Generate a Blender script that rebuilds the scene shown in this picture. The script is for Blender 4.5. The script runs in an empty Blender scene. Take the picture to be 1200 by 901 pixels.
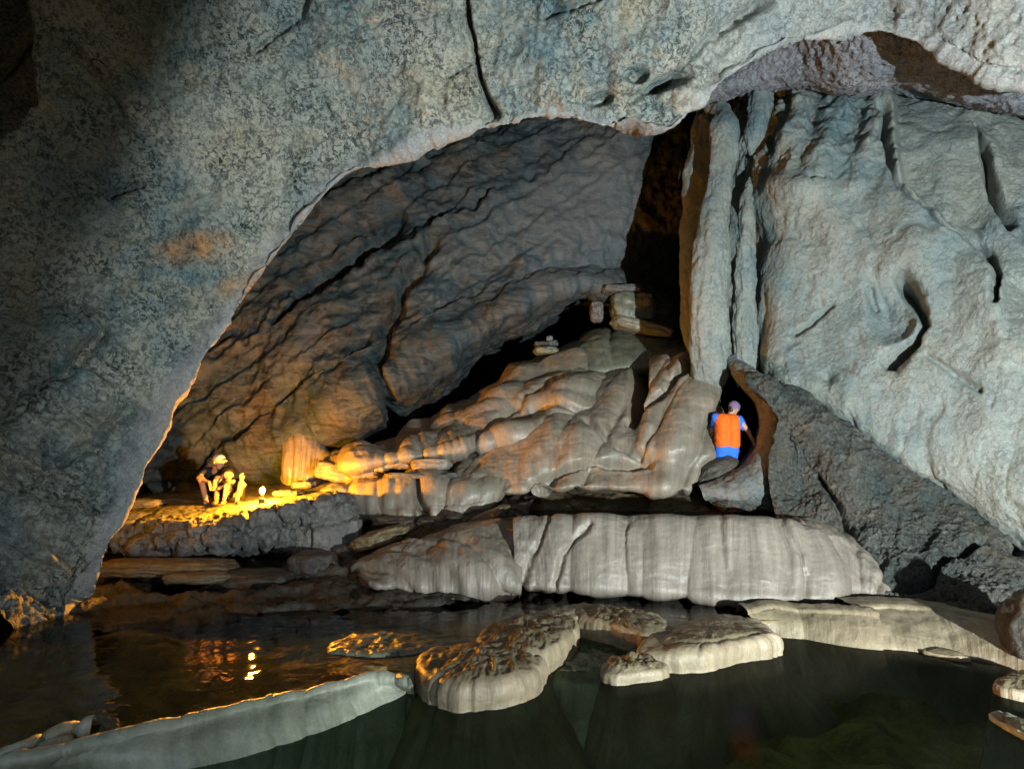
import bpy, math, random
import numpy as np
from math import radians, pi

rng = np.random.default_rng(7)
random.seed(7)
SC = bpy.context.scene
COL = SC.collection

# ------------------------------------------------------------------ camera
F = 715.0                      # focal length in photo pixels (photo 1200 x 901)
CAMZ = 1.6
PITCH = math.atan2(97.0, F)
cam_d = bpy.data.cameras.new('camera')
cam = bpy.data.objects.new('camera', cam_d)
COL.objects.link(cam)
cam.location = (0, 0, CAMZ)
cam.rotation_euler = (pi / 2 + PITCH, 0, 0)
cam_d.sensor_fit = 'HORIZONTAL'
cam_d.sensor_width = 36.0
cam_d.lens = 36.0 * F / 1200.0
cam_d.clip_start = 0.05
cam_d.clip_end = 300
SC.camera = cam

# ------------------------------------------------------------------ sky, sun, the cavers' torch
world = bpy.data.worlds.new('World')
SC.world = world
world.use_nodes = True
wn = world.node_tree
wn.nodes.clear()
sky = wn.nodes.new('ShaderNodeTexSky')
sky.sky_type = 'NISHITA'
sky.sun_disc = False
sky.sun_elevation = radians(55)
sky.sun_rotation = radians(160)
bg = wn.nodes.new('ShaderNodeBackground')
bg.inputs['Strength'].default_value = 0.15
wo = wn.nodes.new('ShaderNodeOutputWorld')
wn.links.new(sky.outputs[0], bg.inputs[0])
wn.links.new(bg.outputs[0], wo.inputs[0])

sd = bpy.data.lights.new('sun', 'SUN')
sd.energy = 2.0
sd.angle = radians(0.5)
sd.color = (1.0, 0.95, 0.88)
sun = bpy.data.objects.new('sun', sd)
COL.objects.link(sun)
sun.rotation_euler = (radians(90 - 55), 0, radians(20))   # daylight that falls in at the cave mouth behind the camera

td = bpy.data.lights.new('torch_light', 'SPOT')
td.energy = 4300
td.color = (0.87, 0.97, 0.97)
td.spot_size = radians(122)
td.spot_blend = 1.0
td.shadow_soft_size = 0.04
torch = bpy.data.objects.new('torch_light', td)
COL.objects.link(torch)
torch.location = (4.1, -0.6, 0.75)
_aim = np.array([3.4, 8.0, 4.9]) - np.array(torch.location)
from mathutils import Vector
torch.rotation_euler = Vector(_aim).to_track_quat('-Z', 'Y').to_euler()

SC.view_settings.view_transform = 'Standard'
SC.view_settings.look = 'None'
SC.view_settings.exposure = 0.75
SC.view_settings.gamma = 1.0
SC.render.engine = 'CYCLES'
SC.cycles.use_denoising = True
SC.cycles.max_bounces = 6
SC.cycles.diffuse_bounces = 3
SC.cycles.glossy_bounces = 3
SC.cycles.transmission_bounces = 4
SC.cycles.transparent_max_bounces = 8
SC.cycles.sample_clamp_indirect = 4.0
SC.cycles.caustics_reflective = False
SC.cycles.caustics_refractive = False

# ------------------------------------------------------------------ maths helpers
cp, sp_ = math.cos(PITCH), math.sin(PITCH)


def P(px, py, d):
    """point seen at photo pixel (px, py), d metres ahead of the camera along the ground"""
    x, y = (px - 600.0) / F, (450.5 - py) / F
    ry = cp - y * sp_
    rz = sp_ + y * cp
    return np.array([x / ry * d, d, CAMZ + rz / ry * d])


def Z(px, py, z):
    """point seen at pixel (px, py) on the level z"""
    x, y = (px - 600.0) / F, (450.5 - py) / F
    ry = cp - y * sp_
    rz = sp_ + y * cp
    d = (z - CAMZ) / rz * ry
    return P(px, py, d)


def project(G):
    X, Y, Zz = G[..., 0], np.maximum(G[..., 1], 0.05), G[..., 2] - CAMZ
    fy = Y * cp + Zz * sp_
    fz = -Y * sp_ + Zz * cp
    fy = np.maximum(fy, 0.05)
    return 600 + F * X / fy, 450.5 - F * fz / fy


_perm = rng.permutation(256)
_perm = np.concatenate([_perm, _perm, _perm]).astype(np.int32)
_g = rng.normal(size=(256, 3))
_g = (_g / np.linalg.norm(_g, axis=1)[:, None]).astype(np.float32)


def perlin(p):
    shp = p.shape[:-1]
    p = p.reshape(-1, 3).astype(np.float32)
    i = np.floor(p).astype(np.int32)
    f = p - i
    u = f * f * f * (f * (f * 6 - 15) + 10)
    i &= 255
    out = np.zeros(len(p), np.float32)
    for dx in (0, 1):
        wx = u[:, 0] if dx else 1 - u[:, 0]
        a = _perm[(i[:, 0] + dx) & 255]
        for dy in (0, 1):
            wy = wx * (u[:, 1] if dy else 1 - u[:, 1])
            b = _perm[(a + i[:, 1] + dy)]
            for dz in (0, 1):
                w = wy * (u[:, 2] if dz else 1 - u[:, 2])
                g = _g[_perm[(b + i[:, 2] + dz)] & 255]
                out += w * ((f[:, 0] - dx) * g[:, 0] + (f[:, 1] - dy) * g[:, 1] + (f[:, 2] - dz) * g[:, 2])
    return (out * 1.6).reshape(shp)


def fbm(p, octv=4, gain=0.5, lac=2.03, ridged=False, seed=0.0):
    s, a, tot = 0.0, 1.0, 0.0
    q = p + seed * 17.31 + 3.7
    for k in range(octv):
        n = perlin(q)
        if ridged:
            n = 1 - 2 * np.abs(n)
        s = s + a * n
        tot += a
        a *= gain
        q = q * lac + 11.17
    return s / tot


def worley(p):
    shp = p.shape[:-1]
    p = p.reshape(-1, 3).astype(np.float32)
    i = np.floor(p).astype(np.int32)
    f1 = np.full(len(p), 9.0, np.float32)
    f2 = f1.copy()
    for dx in (-1, 0, 1):
        for dy in (-1, 0, 1):
            for dz in (-1, 0, 1):
                c = i + np.array([dx, dy, dz])
                h = _perm[(_perm[(_perm[c[:, 0] & 255] + c[:, 1]) & 255] + c[:, 2]) & 255]
                q = c + 0.5 + 0.45 * _g[h & 255]
                d = np.linalg.norm(q - p, axis=1)
                f2 = np.where(d < f1, f1, np.minimum(f2, d))
                f1 = np.minimum(f1, d)
    return f1.reshape(shp), f2.reshape(shp)


def sstep(a, b, x):
    t = np.clip((x - a) / (b - a), 0, 1)
    return t * t * (3 - 2 * t)


def seg_dist(px, py, poly):
    best = np.full(px.shape, 1e9)
    for (x0, y0), (x1, y1) in zip(poly[:-1], poly[1:]):
        dx, dy = x1 - x0, y1 - y0
        t = np.clip(((px - x0) * dx + (py - y0) * dy) / (dx * dx + dy * dy + 1e-9), 0, 1)
        best = np.minimum(best, np.hypot(px - x0 - t * dx, py - y0 - t * dy))
    return best


def groove(c, poly, w):
    wob = (3 + 0.5 * w) * c['n1']
    ww = w * np.clip(0.75 + 1.1 * c['n2'], 0.25, 1.6)
    dd = seg_dist(c['px'] + wob, c['py'] + wob * 0.8, poly)
    return np.exp(-(dd / ww) ** 2) * np.clip(0.95 + 0.6 * c['n2'], 0.5, 1.25)


def blob(c, cx, cy, rx, ry, ang=0.0, hard=2.0):
    a = radians(ang)
    dx, dy = c['px'] - cx, c['py'] - cy
    u = (dx * math.cos(a) + dy * math.sin(a)) / rx
    v = (-dx * math.sin(a) + dy * math.cos(a)) / ry
    return np.exp(-(u * u + v * v) ** (hard / 2))


def spline_w(n, t):
    """Catmull-Rom weights (len(t), n) on the index parameter"""
    W = np.zeros((len(t), n))
    if n == 2:
        W[:, 0] = 1 - t
        W[:, 1] = t
        return W
    k = np.clip(np.floor(t).astype(int), 0, n - 2)
    f = t - k
    b = [(-f + 2 * f ** 2 - f ** 3) / 2, (2 - 5 * f ** 2 + 3 * f ** 3) / 2,
         (f + 4 * f ** 2 - 3 * f ** 3) / 2, (-f ** 2 + f ** 3) / 2]
    r = np.arange(len(t))
    for o in range(4):
        idx = k + o - 1
        lo, hi = idx < 0, idx > n - 1
        ok = ~(lo | hi)
        np.add.at(W, (r[ok], idx[ok]), b[o][ok])
        # linear extrapolation at the ends
        np.add.at(W, (r[lo], np.zeros(lo.sum(), int)), 2 * b[o][lo])
        np.add.at(W, (r[lo], np.ones(lo.sum(), int)), -b[o][lo])
        np.add.at(W, (r[hi], np.full(hi.sum(), n - 1)), 2 * b[o][hi])
        np.add.at(W, (r[hi], np.full(hi.sum(), n - 2)), -b[o][hi])
    return W


def even_t(L, n):
    c = np.concatenate([[0], np.cumsum(np.maximum(L, 1e-4))])
    return np.interp(np.linspace(0, c[-1], n), c, np.arange(len(c)))


def grid_normals(G, flip_to=None):
    du = np.gradient(G, axis=1)
    dv = np.gradient(G, axis=0)
    n = np.cross(du, dv)
    n /= (np.linalg.norm(n, axis=-1, keepdims=True) + 1e-9)
    return n


# ------------------------------------------------------------------ object helpers
def tag(o, label=None, cat=None, group=None, kind=None):
    if label: o['label'] = label
    if cat: o['category'] = cat
    if group: o['group'] = group
    if kind: o['kind'] = kind
    return o


def mesh_obj(name, V, faces, mat, parent=None, smooth=True, attrs=None):
    me = bpy.data.meshes.new(name)
    V = np.asarray(V, np.float32)
    faces = np.asarray(faces, np.int32)
    k = faces.shape[1]
    me.vertices.add(len(V))
    me.vertices.foreach_set('co', V.ravel())
    me.loops.add(faces.size)
    me.loops.foreach_set('vertex_index', faces.ravel())
    me.polygons.add(len(faces))
    me.polygons.foreach_set('loop_start', np.arange(len(faces), dtype=np.int32) * k)
    me.polygons.foreach_set('loop_total', np.full(len(faces), k, np.int32))
    me.polygons.foreach_set('use_smooth', np.full(len(faces), smooth))
    me.update(calc_edges=True)
    me.validate()
    if attrs:
        for an, arr in attrs.items():
            a = me.attributes.new(an, 'FLOAT', 'POINT')
            a.data.foreach_set('value', np.asarray(arr, np.float32).ravel())
    me.materials.append(mat)
    o = bpy.data.objects.new(name, me)
    COL.objects.link(o)
    if parent is not None:
        o.parent = parent
    return o


def patch(name, rows, nu, nv, disp, mat, back=0.0, inward=None, tint_mask=None, pale=None, caps=''):
    """loft through rows of (px, py, d) or 3-D points, displace along the normals, close at the back"""
    C = np.array([[p if isinstance(p, np.ndarray) else P(*p) for p in r] for r in rows])
    for side, e0, e1 in (('L', 0, 1), ('R', -1, -2)):
        if side in caps:      # round the end off instead of cutting it
            cen = C[:, e0].mean(0)
            tip = cen + 0.22 * (cen - C[:, e1].mean(0)) + np.array([0, 0.25, 0])
            new = (tip + 0.12 * (C[:, e0] - cen))[:, None]
            C = np.concatenate([new, C], 1) if side == 'L' else np.concatenate([C, new], 1)
    Lu = np.linalg.norm(np.diff(C, axis=1), axis=2).mean(0)
    Lv = np.linalg.norm(np.diff(C, axis=0), axis=2).mean(1)
    tu, tv = even_t(Lu, nu), even_t(Lv, nv)
    Wu, Wv = spline_w(C.shape[1], tu), spline_w(C.shape[0], tv)
    G = np.einsum('vr,rcx,uc->vux', Wv, C, Wu)
    n = grid_normals(G)
    s = ((np.array([0, 0, CAMZ]) - G) * n).sum(-1)
    if s.mean() < 0:
        n = -n
        sgn = -1
    else:
        sgn = 1
    px, py = project(G)
    ctx = dict(p=G, n=n, px=px, py=py, u=np.broadcast_to(np.linspace(0, Lu.sum(), nu)[None], (nv, nu)),
               v=np.broadcast_to(np.linspace(0, Lv.sum(), nv)[:, None], (nv, nu)),
               tu=np.broadcast_to(tu[None], (nv, nu)), tv=np.broadcast_to(tv[:, None], (nv, nu)),
               n1=fbm(G * 2.2, 4, 0.6, seed=5), n2=fbm(G * 1.3, 3, seed=6))
    D = disp(ctx)
    G = G + n * D[..., None]
    V = G.reshape(-1, 3)
    idx = np.arange(nv * nu).reshape(nv, nu)
    q = np.stack([idx[:-1, :-1], idx[:-1, 1:], idx[1:, 1:], idx[1:, :-1]], -1).reshape(-1, 4)
    if sgn < 0:
        q = q[:, ::-1]
    fu, fv = ctx['u'].ravel(), ctx['v'].ravel()
    st = tint_mask(ctx).ravel() if tint_mask else np.zeros(len(V))
    pl = pale(ctx).ravel() if pale else np.zeros(len(V))
    if back:
        ring = np.concatenate([idx[0, :], idx[1:, -1], idx[-1, -2::-1], idx[-2:0:-1, 0]])
        b = V[ring] + (np.array(inward) if inward is not None else np.array([0, back, -0.15 * back]))
        cen = b.mean(0)
        b = cen + (b - cen) * 0.9
        m = len(ring)
        o0 = len(V)
        V = np.concatenate([V, b, cen[None]])
        r2 = np.roll(np.arange(m), -1)
        q2 = np.stack([ring, o0 + np.arange(m), o0 + r2, ring[r2]], 1)
        q3 = np.stack([o0 + np.arange(m), np.full(m, o0 + m), np.full(m, o0 + m), o0 + r2], 1)
        if sgn < 0:
            q2 = q2[:, ::-1]
            q3 = q3[:, ::-1]
        # the fan is made of thin quads between two neighbouring spokes (kept as quads with a mid point)
        mid = (V[o0:o0 + m] + cen) / 2
        o1 = len(V)
        V = np.concatenate([V, mid])
        qa = np.stack([o0 + np.arange(m), o1 + np.arange(m), o1 + r2, o0 + r2], 1)
        if sgn < 0:
            qa = qa[:, ::-1]
        q = np.concatenate([q, q2, qa])
        pad = len(V) - len(fu)
        fu = np.concatenate([fu, np.zeros(pad)])
        fv = np.concatenate([fv, np.zeros(pad)])
        st = np.concatenate([st, np.zeros(pad)])
        pl = np.concatenate([pl, np.zeros(pad)])
    return mesh_obj(name, V, q, mat, attrs=dict(fu=fu, fv=fv, tint_mask=st, pale=pl))


_ico = {}


def ico(sub):
    if sub in _ico:
        return _ico[sub]
    import bmesh
    bm = bmesh.new()
    bmesh.ops.create_icosphere(bm, subdivisions=sub, radius=1.0)
    bm.verts.ensure_lookup_table()
    V = np.array([v.co[:] for v in bm.verts])
    Fc = np.array([[v.index for v in f.verts] for f in bm.faces])
    bm.free()
    _ico[sub] = (V, Fc)
    return _ico[sub]


def boulder(name, c, r, mat, sub=5, amp=0.35, freq=1.6, seed=1.0, rot=0.0, facet=0.0, boxy=0.0, tilt=0.0):
    """solid rock: an uneven, faceted lump centred at c with half-sizes r"""
    V, Fc = ico(sub)
    V = V.copy()
    if boxy:
        m = np.abs(V).max(1, keepdims=True)
        V = V * (1 - boxy) + V / m * 0.8 * boxy
    q = V * freq
    d = fbm(q, 5, 0.55, seed=seed)
    if facet:
        f1, f2 = worley(q * 1.4 + seed * 3.1)
        d = d * (1 - facet) + facet * (0.5 - f1)
    V = V * (1 + amp * d)[:, None]
    V = V * np.array(r)
    ct, s_ = math.cos(tilt), math.sin(tilt)
    V = np.stack([V[:, 0] * ct + V[:, 2] * s_, V[:, 1], -V[:, 0] * s_ + V[:, 2] * ct], 1)
    ca, sa = math.cos(rot), math.sin(rot)
    V = np.stack([V[:, 0] * ca - V[:, 1] * sa, V[:, 0] * sa + V[:, 1] * ca, V[:, 2]], 1)
    V = V + 0.012 * fbm((V + np.array(c)) * 9, 3, seed=seed)[:, None]
    o = mesh_obj(name, V + np.array(c), Fc, mat,
                 attrs=dict(fu=V[:, 0], fv=V[:, 2], tint_mask=np.zeros(len(V))))
    return o


# ------------------------------------------------------------------ materials
def nodes_of(name):
    m = bpy.data.materials.new(name)
    m.use_nodes = True
    nt = m.node_tree
    nt.nodes.clear()

    def N(t, **kw):
        n = nt.nodes.new(t)
        for k, v in kw.items():
            k = k.replace('_', ' ') if k not in n.bl_rna.properties else k
            if k in n.bl_rna.properties:
                setattr(n, k, v)
            else:
                s = n.inputs[k]
                if hasattr(v, 'bl_rna') and isinstance(v, bpy.types.NodeSocket):
                    nt.links.new(v, s)
                else:
                    s.default_value = v
        return n

    def L(a, b):
        nt.links.new(a, b)
    return m, nt, N, L


def ramp(N, L, fac, stops, interp='LINEAR'):
    r = N('ShaderNodeValToRGB')
    cr = r.color_ramp
    cr.interpolation = interp
    while len(cr.elements) < len(stops):
        cr.elements.new(0.5)
    for e, (p, c) in zip(cr.elements, stops):
        e.position = p
        e.color = (c[0], c[1], c[2], 1) if not isinstance(c, float) else (c, c, c, 1)
    L(fac, r.inputs[0])
    return r.outputs[0]


def mix(N, L, fac, a, b, mode='MIX'):
    m = N('ShaderNodeMix', data_type='RGBA', blend_type=mode)
    for s, v in ((m.inputs[0], fac), (m.inputs[6], a), (m.inputs[7], b)):
        if isinstance(v, bpy.types.NodeSocket):
            L(v, s)
        elif isinstance(v, (int, float)):
            s.default_value = v
        else:
            s.default_value = (v[0], v[1], v[2], 1)
    return m.outputs[2]


def noise(N, L, co, scale, detail=4, rough=0.55, dist=0.0):
    n = N('ShaderNodeTexNoise')
    n.inputs['Scale'].default_value = scale
    n.inputs['Detail'].default_value = detail
    n.inputs['Roughness'].default_value = rough
    n.inputs['Distortion'].default_value = dist
    L(co, n.inputs['Vector'])
    return n.outputs['Fac']


def rock_mat(name, base, tint, dark, speck=0.5, speck_scale=11, dist=1.6, fine=1.0, bump=0.6, rough=0.75,
             big=0.7, orange_col=(0.55, 0.27, 0.08), lo=0.42, hi=0.62, spec=0.3, stretch=None, warm=None, pale_col=(0.50, 0.49, 0.46)):
    """weathered limestone: broad tints, worm-like dark mottling, fine grain"""
    m, nt, N, L = nodes_of(name)
    tc = N('ShaderNodeTexCoord')
    co = tc.outputs['Object']
    if stretch:
        mp = N('ShaderNodeMapping')
        mp.inputs['Rotation'].default_value = stretch[0]
        mp.inputs['Scale'].default_value = stretch[1]
        L(co, mp.inputs['Vector'])
        cs = mp.outputs[0]
    else:
        cs = co
    n_big = noise(N, L, co, big, 5, 0.6, 0.4)
    col = ramp(N, L, n_big, [(0.36, tint), (0.6, base)])
    if warm:
        n_w = noise(N, L, co, big * 1.7 + 0.13, 4, 0.6, 0.2)
        col = mix(N, L, ramp(N, L, n_w, [(0.5, 0.0), (0.72, 0.75)]), col, warm)
    n_s = noise(N, L, cs, speck_scale, 9, 0.72, dist)
    n_m = noise(N, L, co, 1.9, 4, 0.6)
    dens = ramp(N, L, n_m, [(0.35, 1.0), (0.68, 0.38)])
    f = ramp(N, L, n_s, [(lo, 1.0), (hi, 0.0)])
    mm = N('ShaderNodeMath', operation='MULTIPLY')
    L(f, mm.inputs[0]); L(dens, mm.inputs[1])
    m2 = N('ShaderNodeMath', operation='MULTIPLY')
    L(mm.outputs[0], m2.inputs[0])
    ap = N('ShaderNodeAttribute', attribute_name='pale')
    ms2 = N('ShaderNodeMath', operation='MULTIPLY_ADD')
    L(ap.outputs['Fac'], ms2.inputs[0]); ms2.inputs[1].default_value = -0.75 * speck; ms2.inputs[2].default_value = speck
    L(ms2.outputs[0], m2.inputs[1])
    mp_ = N('ShaderNodeMath', operation='MULTIPLY')
    L(ap.outputs['Fac'], mp_.inputs[0]); mp_.inputs[1].default_value = 0.8
    col = mix(N, L, mp_.outputs[0], col, pale_col)
    col = mix(N, L, m2.outputs[0], col, dark)
    n_f = noise(N, L, co, 55, 5, 0.7)
    col = mix(N, L, 1.0, col, ramp(N, L, n_f, [(0.3, 0.72), (0.7, 1.18)]), 'MULTIPLY')
    at = N('ShaderNodeAttribute', attribute_name='tint_mask')
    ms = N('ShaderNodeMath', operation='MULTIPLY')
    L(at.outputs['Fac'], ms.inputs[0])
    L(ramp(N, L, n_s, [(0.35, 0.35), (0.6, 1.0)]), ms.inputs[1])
    col = mix(N, L, ms.outputs[0], col, orange_col)
    b1 = N('ShaderNodeBump')
    b1.inputs['Strength'].default_value = bump
    b1.inputs['Distance'].default_value = 0.05
    L(n_s, b1.inputs['Height'])
    b2 = N('ShaderNodeBump')
    b2.inputs['Strength'].default_value = 0.45 * fine
    b2.inputs['Distance'].default_value = 0.012
    L(n_f, b2.inputs['Height'])
    L(b1.outputs[0], b2.inputs['Normal'])
    bs = N('ShaderNodeBsdfPrincipled')
    L(col, bs.inputs['Base Color'])
    L(ramp(N, L, n_s, [(0.3, min(1.0, rough + 0.12)), (0.7, max(0.1, rough - 0.12))]), bs.inputs['Roughness'])
    bs.inputs['Specular IOR Level'].default_value = spec
    L(b2.outputs[0], bs.inputs['Normal'])
    o = N('ShaderNodeOutputMaterial')
    L(bs.outputs[0], o.inputs[0])
    return m


def flow_mat(name, base, alt, streak, rough=0.43, streak_amt=0.5, mott=0.35, bump=0.36, spec=0.5, dirt=(0.10, 0.085, 0.06)):
    """flowstone: smooth wet calcite with streaks that run down the flow"""
    m, nt, N, L = nodes_of(name)
    tc = N('ShaderNodeTexCoord')
    co = tc.outputs['Object']
    au = N('ShaderNodeAttribute', attribute_name='fu')
    av = N('ShaderNodeAttribute', attribute_name='fv')
    cx = N('ShaderNodeCombineXYZ')
    mu = N('ShaderNodeMath', operation='MULTIPLY'); mu.inputs[1].default_value = 7.0
    mv = N('ShaderNodeMath', operation='MULTIPLY'); mv.inputs[1].default_value = 0.55
    L(au.outputs['Fac'], mu.inputs[0]); L(av.outputs['Fac'], mv.inputs[0])
    L(mu.outputs[0], cx.inputs[0]); L(mv.outputs[0], cx.inputs[1])
    n_st = noise(N, L, cx.outputs[0], 1.0, 6, 0.65, 0.3)
    n_b = noise(N, L, co, 1.4, 5, 0.6, 0.5)
    n_m = noise(N, L, co, 6.5, 7, 0.68, 1.1)
    n_f = noise(N, L, co, 48, 5, 0.65)
    col = ramp(N, L, n_b, [(0.35, alt), (0.62, base)])
    f = N('ShaderNodeMath', operation='MULTIPLY'); f.inputs[1].default_value = streak_amt
    L(ramp(N, L, n_st, [(0.36, 1.0), (0.58, 0.0)]), f.inputs[0])
    col = mix(N, L, f.outputs[0], col, streak)
    g = N('ShaderNodeMath', operation='MULTIPLY'); g.inputs[1].default_value = mott
    L(ramp(N, L, n_m, [(0.4, 1.0), (0.6, 0.0)]), g.inputs[0])
    col = mix(N, L, g.outputs[0], col, streak)
    at = N('ShaderNodeAttribute', attribute_name='tint_mask')
    s2 = N('ShaderNodeMath', operation='MULTIPLY')
    L(at.outputs['Fac'], s2.inputs[0]); L(ramp(N, L, n_m, [(0.3, 0.6), (0.6, 1.0)]), s2.inputs[1])
    col = mix(N, L, s2.outputs[0], col, dirt)
    col = mix(N, L, 1.0, col, ramp(N, L, n_f, [(0.3, 0.86), (0.7, 1.08)]), 'MULTIPLY')
    b1 = N('ShaderNodeBump'); b1.inputs['Strength'].default_value = bump; b1.inputs['Distance'].default_value = 0.05
    L(n_st, b1.inputs['Height'])
    b3 = N('ShaderNodeBump'); b3.inputs['Strength'].default_value = bump; b3.inputs['Distance'].default_value = 0.03
    L(n_m, b3.inputs['Height']); L(b1.outputs[0], b3.inputs['Normal'])
    b2 = N('ShaderNodeBump'); b2.inputs['Strength'].default_value = bump * 0.8; b2.inputs['Distance'].default_value = 0.006
    L(n_f, b2.inputs['Height']); L(b3.outputs[0], b2.inputs['Normal'])
    bs = N('ShaderNodeBsdfPrincipled')
    L(col, bs.inputs['Base Color'])
    L(ramp(N, L, n_m, [(0.3, rough + 0.15), (0.7, rough - 0.08)]), bs.inputs['Roughness'])
    bs.inputs['Specular IOR Level'].default_value = spec
    L(b2.outputs[0], bs.inputs['Normal'])
    o = N('ShaderNodeOutputMaterial')
    L(bs.outputs[0], o.inputs[0])
    return m


def water_mat(name, tint, ripple=0.02, rscale=3.0, ior=1.33, grough=0.02):
    m, nt, N, L = nodes_of(name)
    tc = N('ShaderNodeTexCoord')
    n1 = noise(N, L, tc.outputs['Object'], rscale, 3, 0.5, 0.6)
    b = N('ShaderNodeBump'); b.inputs['Strength'].default_value = 1.0; b.inputs['Distance'].default_value = ripple
    L(n1, b.inputs['Height'])
    fr = N('ShaderNodeFresnel'); fr.inputs['IOR'].default_value = ior
    L(b.outputs[0], fr.inputs['Normal'])
    gl = N('ShaderNodeBsdfGlossy'); gl.inputs['Roughness'].default_value = grough
    L(b.outputs[0], gl.inputs['Normal'])
    tr = N('ShaderNodeBsdfTransparent'); tr.inputs['Color'].default_value = (*tint, 1)
    mx = N('ShaderNodeMixShader')
    L(fr.outputs[0], mx.inputs[0]); L(tr.outputs[0], mx.inputs[1]); L(gl.outputs[0], mx.inputs[2])
    o = N('ShaderNodeOutputMaterial')
    L(mx.outputs[0], o.inputs[0])
    return m


def plain(name, col, rough=0.6, spec=0.4, var=0.15, vscale=30, metallic=0.0, emit=None, estr=0.0):
    m, nt, N, L = nodes_of(name)
    tc = N('ShaderNodeTexCoord')
    n = noise(N, L, tc.outputs['Object'], vscale, 4, 0.6)
    c = mix(N, L, 1.0, col, ramp(N, L, n, [(0.3, 1.0 - var), (0.7, 1.0 + var)]), 'MULTIPLY')
    b = N('ShaderNodeBump'); b.inputs['Strength'].default_value = 0.3; b.inputs['Distance'].default_value = 0.005
    L(n, b.inputs['Height'])
    bs = N('ShaderNodeBsdfPrincipled')
    L(c, bs.inputs['Base Color'])
    bs.inputs['Roughness'].default_value = rough
    bs.inputs['Specular IOR Level'].default_value = spec
    bs.inputs['Metallic'].default_value = metallic
    L(b.outputs[0], bs.inputs['Normal'])
    if emit:
        bs.inputs['Emission Color'].default_value = (*emit, 1)
        bs.inputs['Emission Strength'].default_value = estr
    o = N('ShaderNodeOutputMaterial')
    L(bs.outputs[0], o.inputs[0])
    return m


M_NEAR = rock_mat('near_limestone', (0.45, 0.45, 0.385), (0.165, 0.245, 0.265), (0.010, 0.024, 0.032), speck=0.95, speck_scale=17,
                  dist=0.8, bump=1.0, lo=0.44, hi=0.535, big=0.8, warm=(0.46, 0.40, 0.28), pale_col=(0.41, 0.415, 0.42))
M_RIGHT = rock_mat('pale_limestone', (0.285, 0.30, 0.27), (0.13, 0.195, 0.215), (0.04, 0.06, 0.06), speck=0.55, speck_scale=12,
                   dist=1.2, bump=0.8, lo=0.38, hi=0.52, rough=0.45, spec=0.5, big=0.5, warm=(0.26, 0.25, 0.20))
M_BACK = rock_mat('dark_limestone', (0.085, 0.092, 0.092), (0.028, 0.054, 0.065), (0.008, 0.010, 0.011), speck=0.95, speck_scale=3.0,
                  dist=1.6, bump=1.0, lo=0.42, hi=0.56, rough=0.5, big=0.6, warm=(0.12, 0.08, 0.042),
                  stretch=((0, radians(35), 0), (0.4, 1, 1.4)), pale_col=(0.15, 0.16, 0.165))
M_BOULD = rock_mat('wet_dark_rock', (0.135, 0.13, 0.11), (0.07, 0.085, 0.08), (0.012, 0.014, 0.014), speck=0.95, speck_scale=9,
                   dist=2.6, bump=1.0, lo=0.43, hi=0.56, rough=0.38, spec=0.5, big=0.9, warm=(0.14, 0.11, 0.07))
M_DOME = rock_mat('lavender_limestone', (0.36, 0.385, 0.43), (0.23, 0.27, 0.31), (0.04, 0.05, 0.07), speck=0.9, speck_scale=10,
                  dist=2.6, bump=1.0, lo=0.42, hi=0.53, big=0.8)
M_NICHE = rock_mat('grey_blue_rock', (0.21, 0.22, 0.215), (0.12, 0.145, 0.15), (0.05, 0.05, 0.045), speck=0.8, speck_scale=7,
                   dist=1.6, bump=0.7, lo=0.40, hi=0.55, big=1.1, warm=(0.22, 0.18, 0.13))
M_LEDGE = rock_mat('ledge_rock', (0.24, 0.225, 0.205), (0.13, 0.14, 0.145), (0.025, 0.024, 0.022), speck=0.85, speck_scale=7,
                   dist=1.5, bump=0.9, lo=0.42, hi=0.56, big=1.3)
M_BROWN = rock_mat('brown_wet_rock', (0.20, 0.145, 0.07), (0.12, 0.095, 0.06), (0.03, 0.024, 0.016), speck=0.7, speck_scale=6, dist=1.3,
                   rough=0.35, spec=0.5, bump=0.6, lo=0.38, hi=0.6)
M_SHORE = rock_mat('dark_shore_rock', (0.075, 0.06, 0.042), (0.04, 0.036, 0.03), (0.010, 0.009, 0.008), speck=0.8, speck_scale=6, dist=1.3,
                   rough=0.35, spec=0.5, bump=0.7, lo=0.40, hi=0.6)
M_SHELL = rock_mat('cave_rock', (0.075, 0.07, 0.062), (0.045, 0.045, 0.042), (0.02, 0.02, 0.02), speck=0.8, speck_scale=5, dist=1.0)
M_BED = rock_mat('pool_bed_rock', (0.58, 0.42, 0.13), (0.30, 0.23, 0.075), (0.05, 0.04, 0.015), speck=0.8, speck_scale=2.0,
                 dist=1.4, bump=0.8, lo=0.40, hi=0.60, big=1.0)
M_FLOW = flow_mat('flowstone', (0.295, 0.25, 0.205), (0.215, 0.185, 0.155), (0.09, 0.075, 0.055), streak_amt=0.6, mott=0.14)
M_FLOW2 = flow_mat('green_flowstone', (0.215, 0.21, 0.15), (0.13, 0.145, 0.11), (0.06, 0.06, 0.045), streak_amt=0.45, mott=0.35)
M_FLOW3 = flow_mat('tan_flowstone', (0.32, 0.26, 0.20), (0.22, 0.20, 0.155), (0.10, 0.08, 0.058), streak_amt=0.45, mott=0.28, rough=0.38, spec=0.5)
M_RIM = flow_mat('rimstone', (0.40, 0.315, 0.215), (0.29, 0.235, 0.15), (0.13, 0.10, 0.055), streak_amt=0.4, mott=0.35, rough=0.45, dirt=(0.12, 0.095, 0.05))
M_RIMG = flow_mat('green_rimstone', (0.56, 0.57, 0.45), (0.42, 0.45, 0.33), (0.17, 0.19, 0.12), streak_amt=0.5, mott=0.25, rough=0.3, dirt=(0.06, 0.055, 0.025))
M_WATER = water_mat('clear_pool_water', (0.94, 0.84, 0.50), 0.012, 2.6, 1.2)
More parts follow.
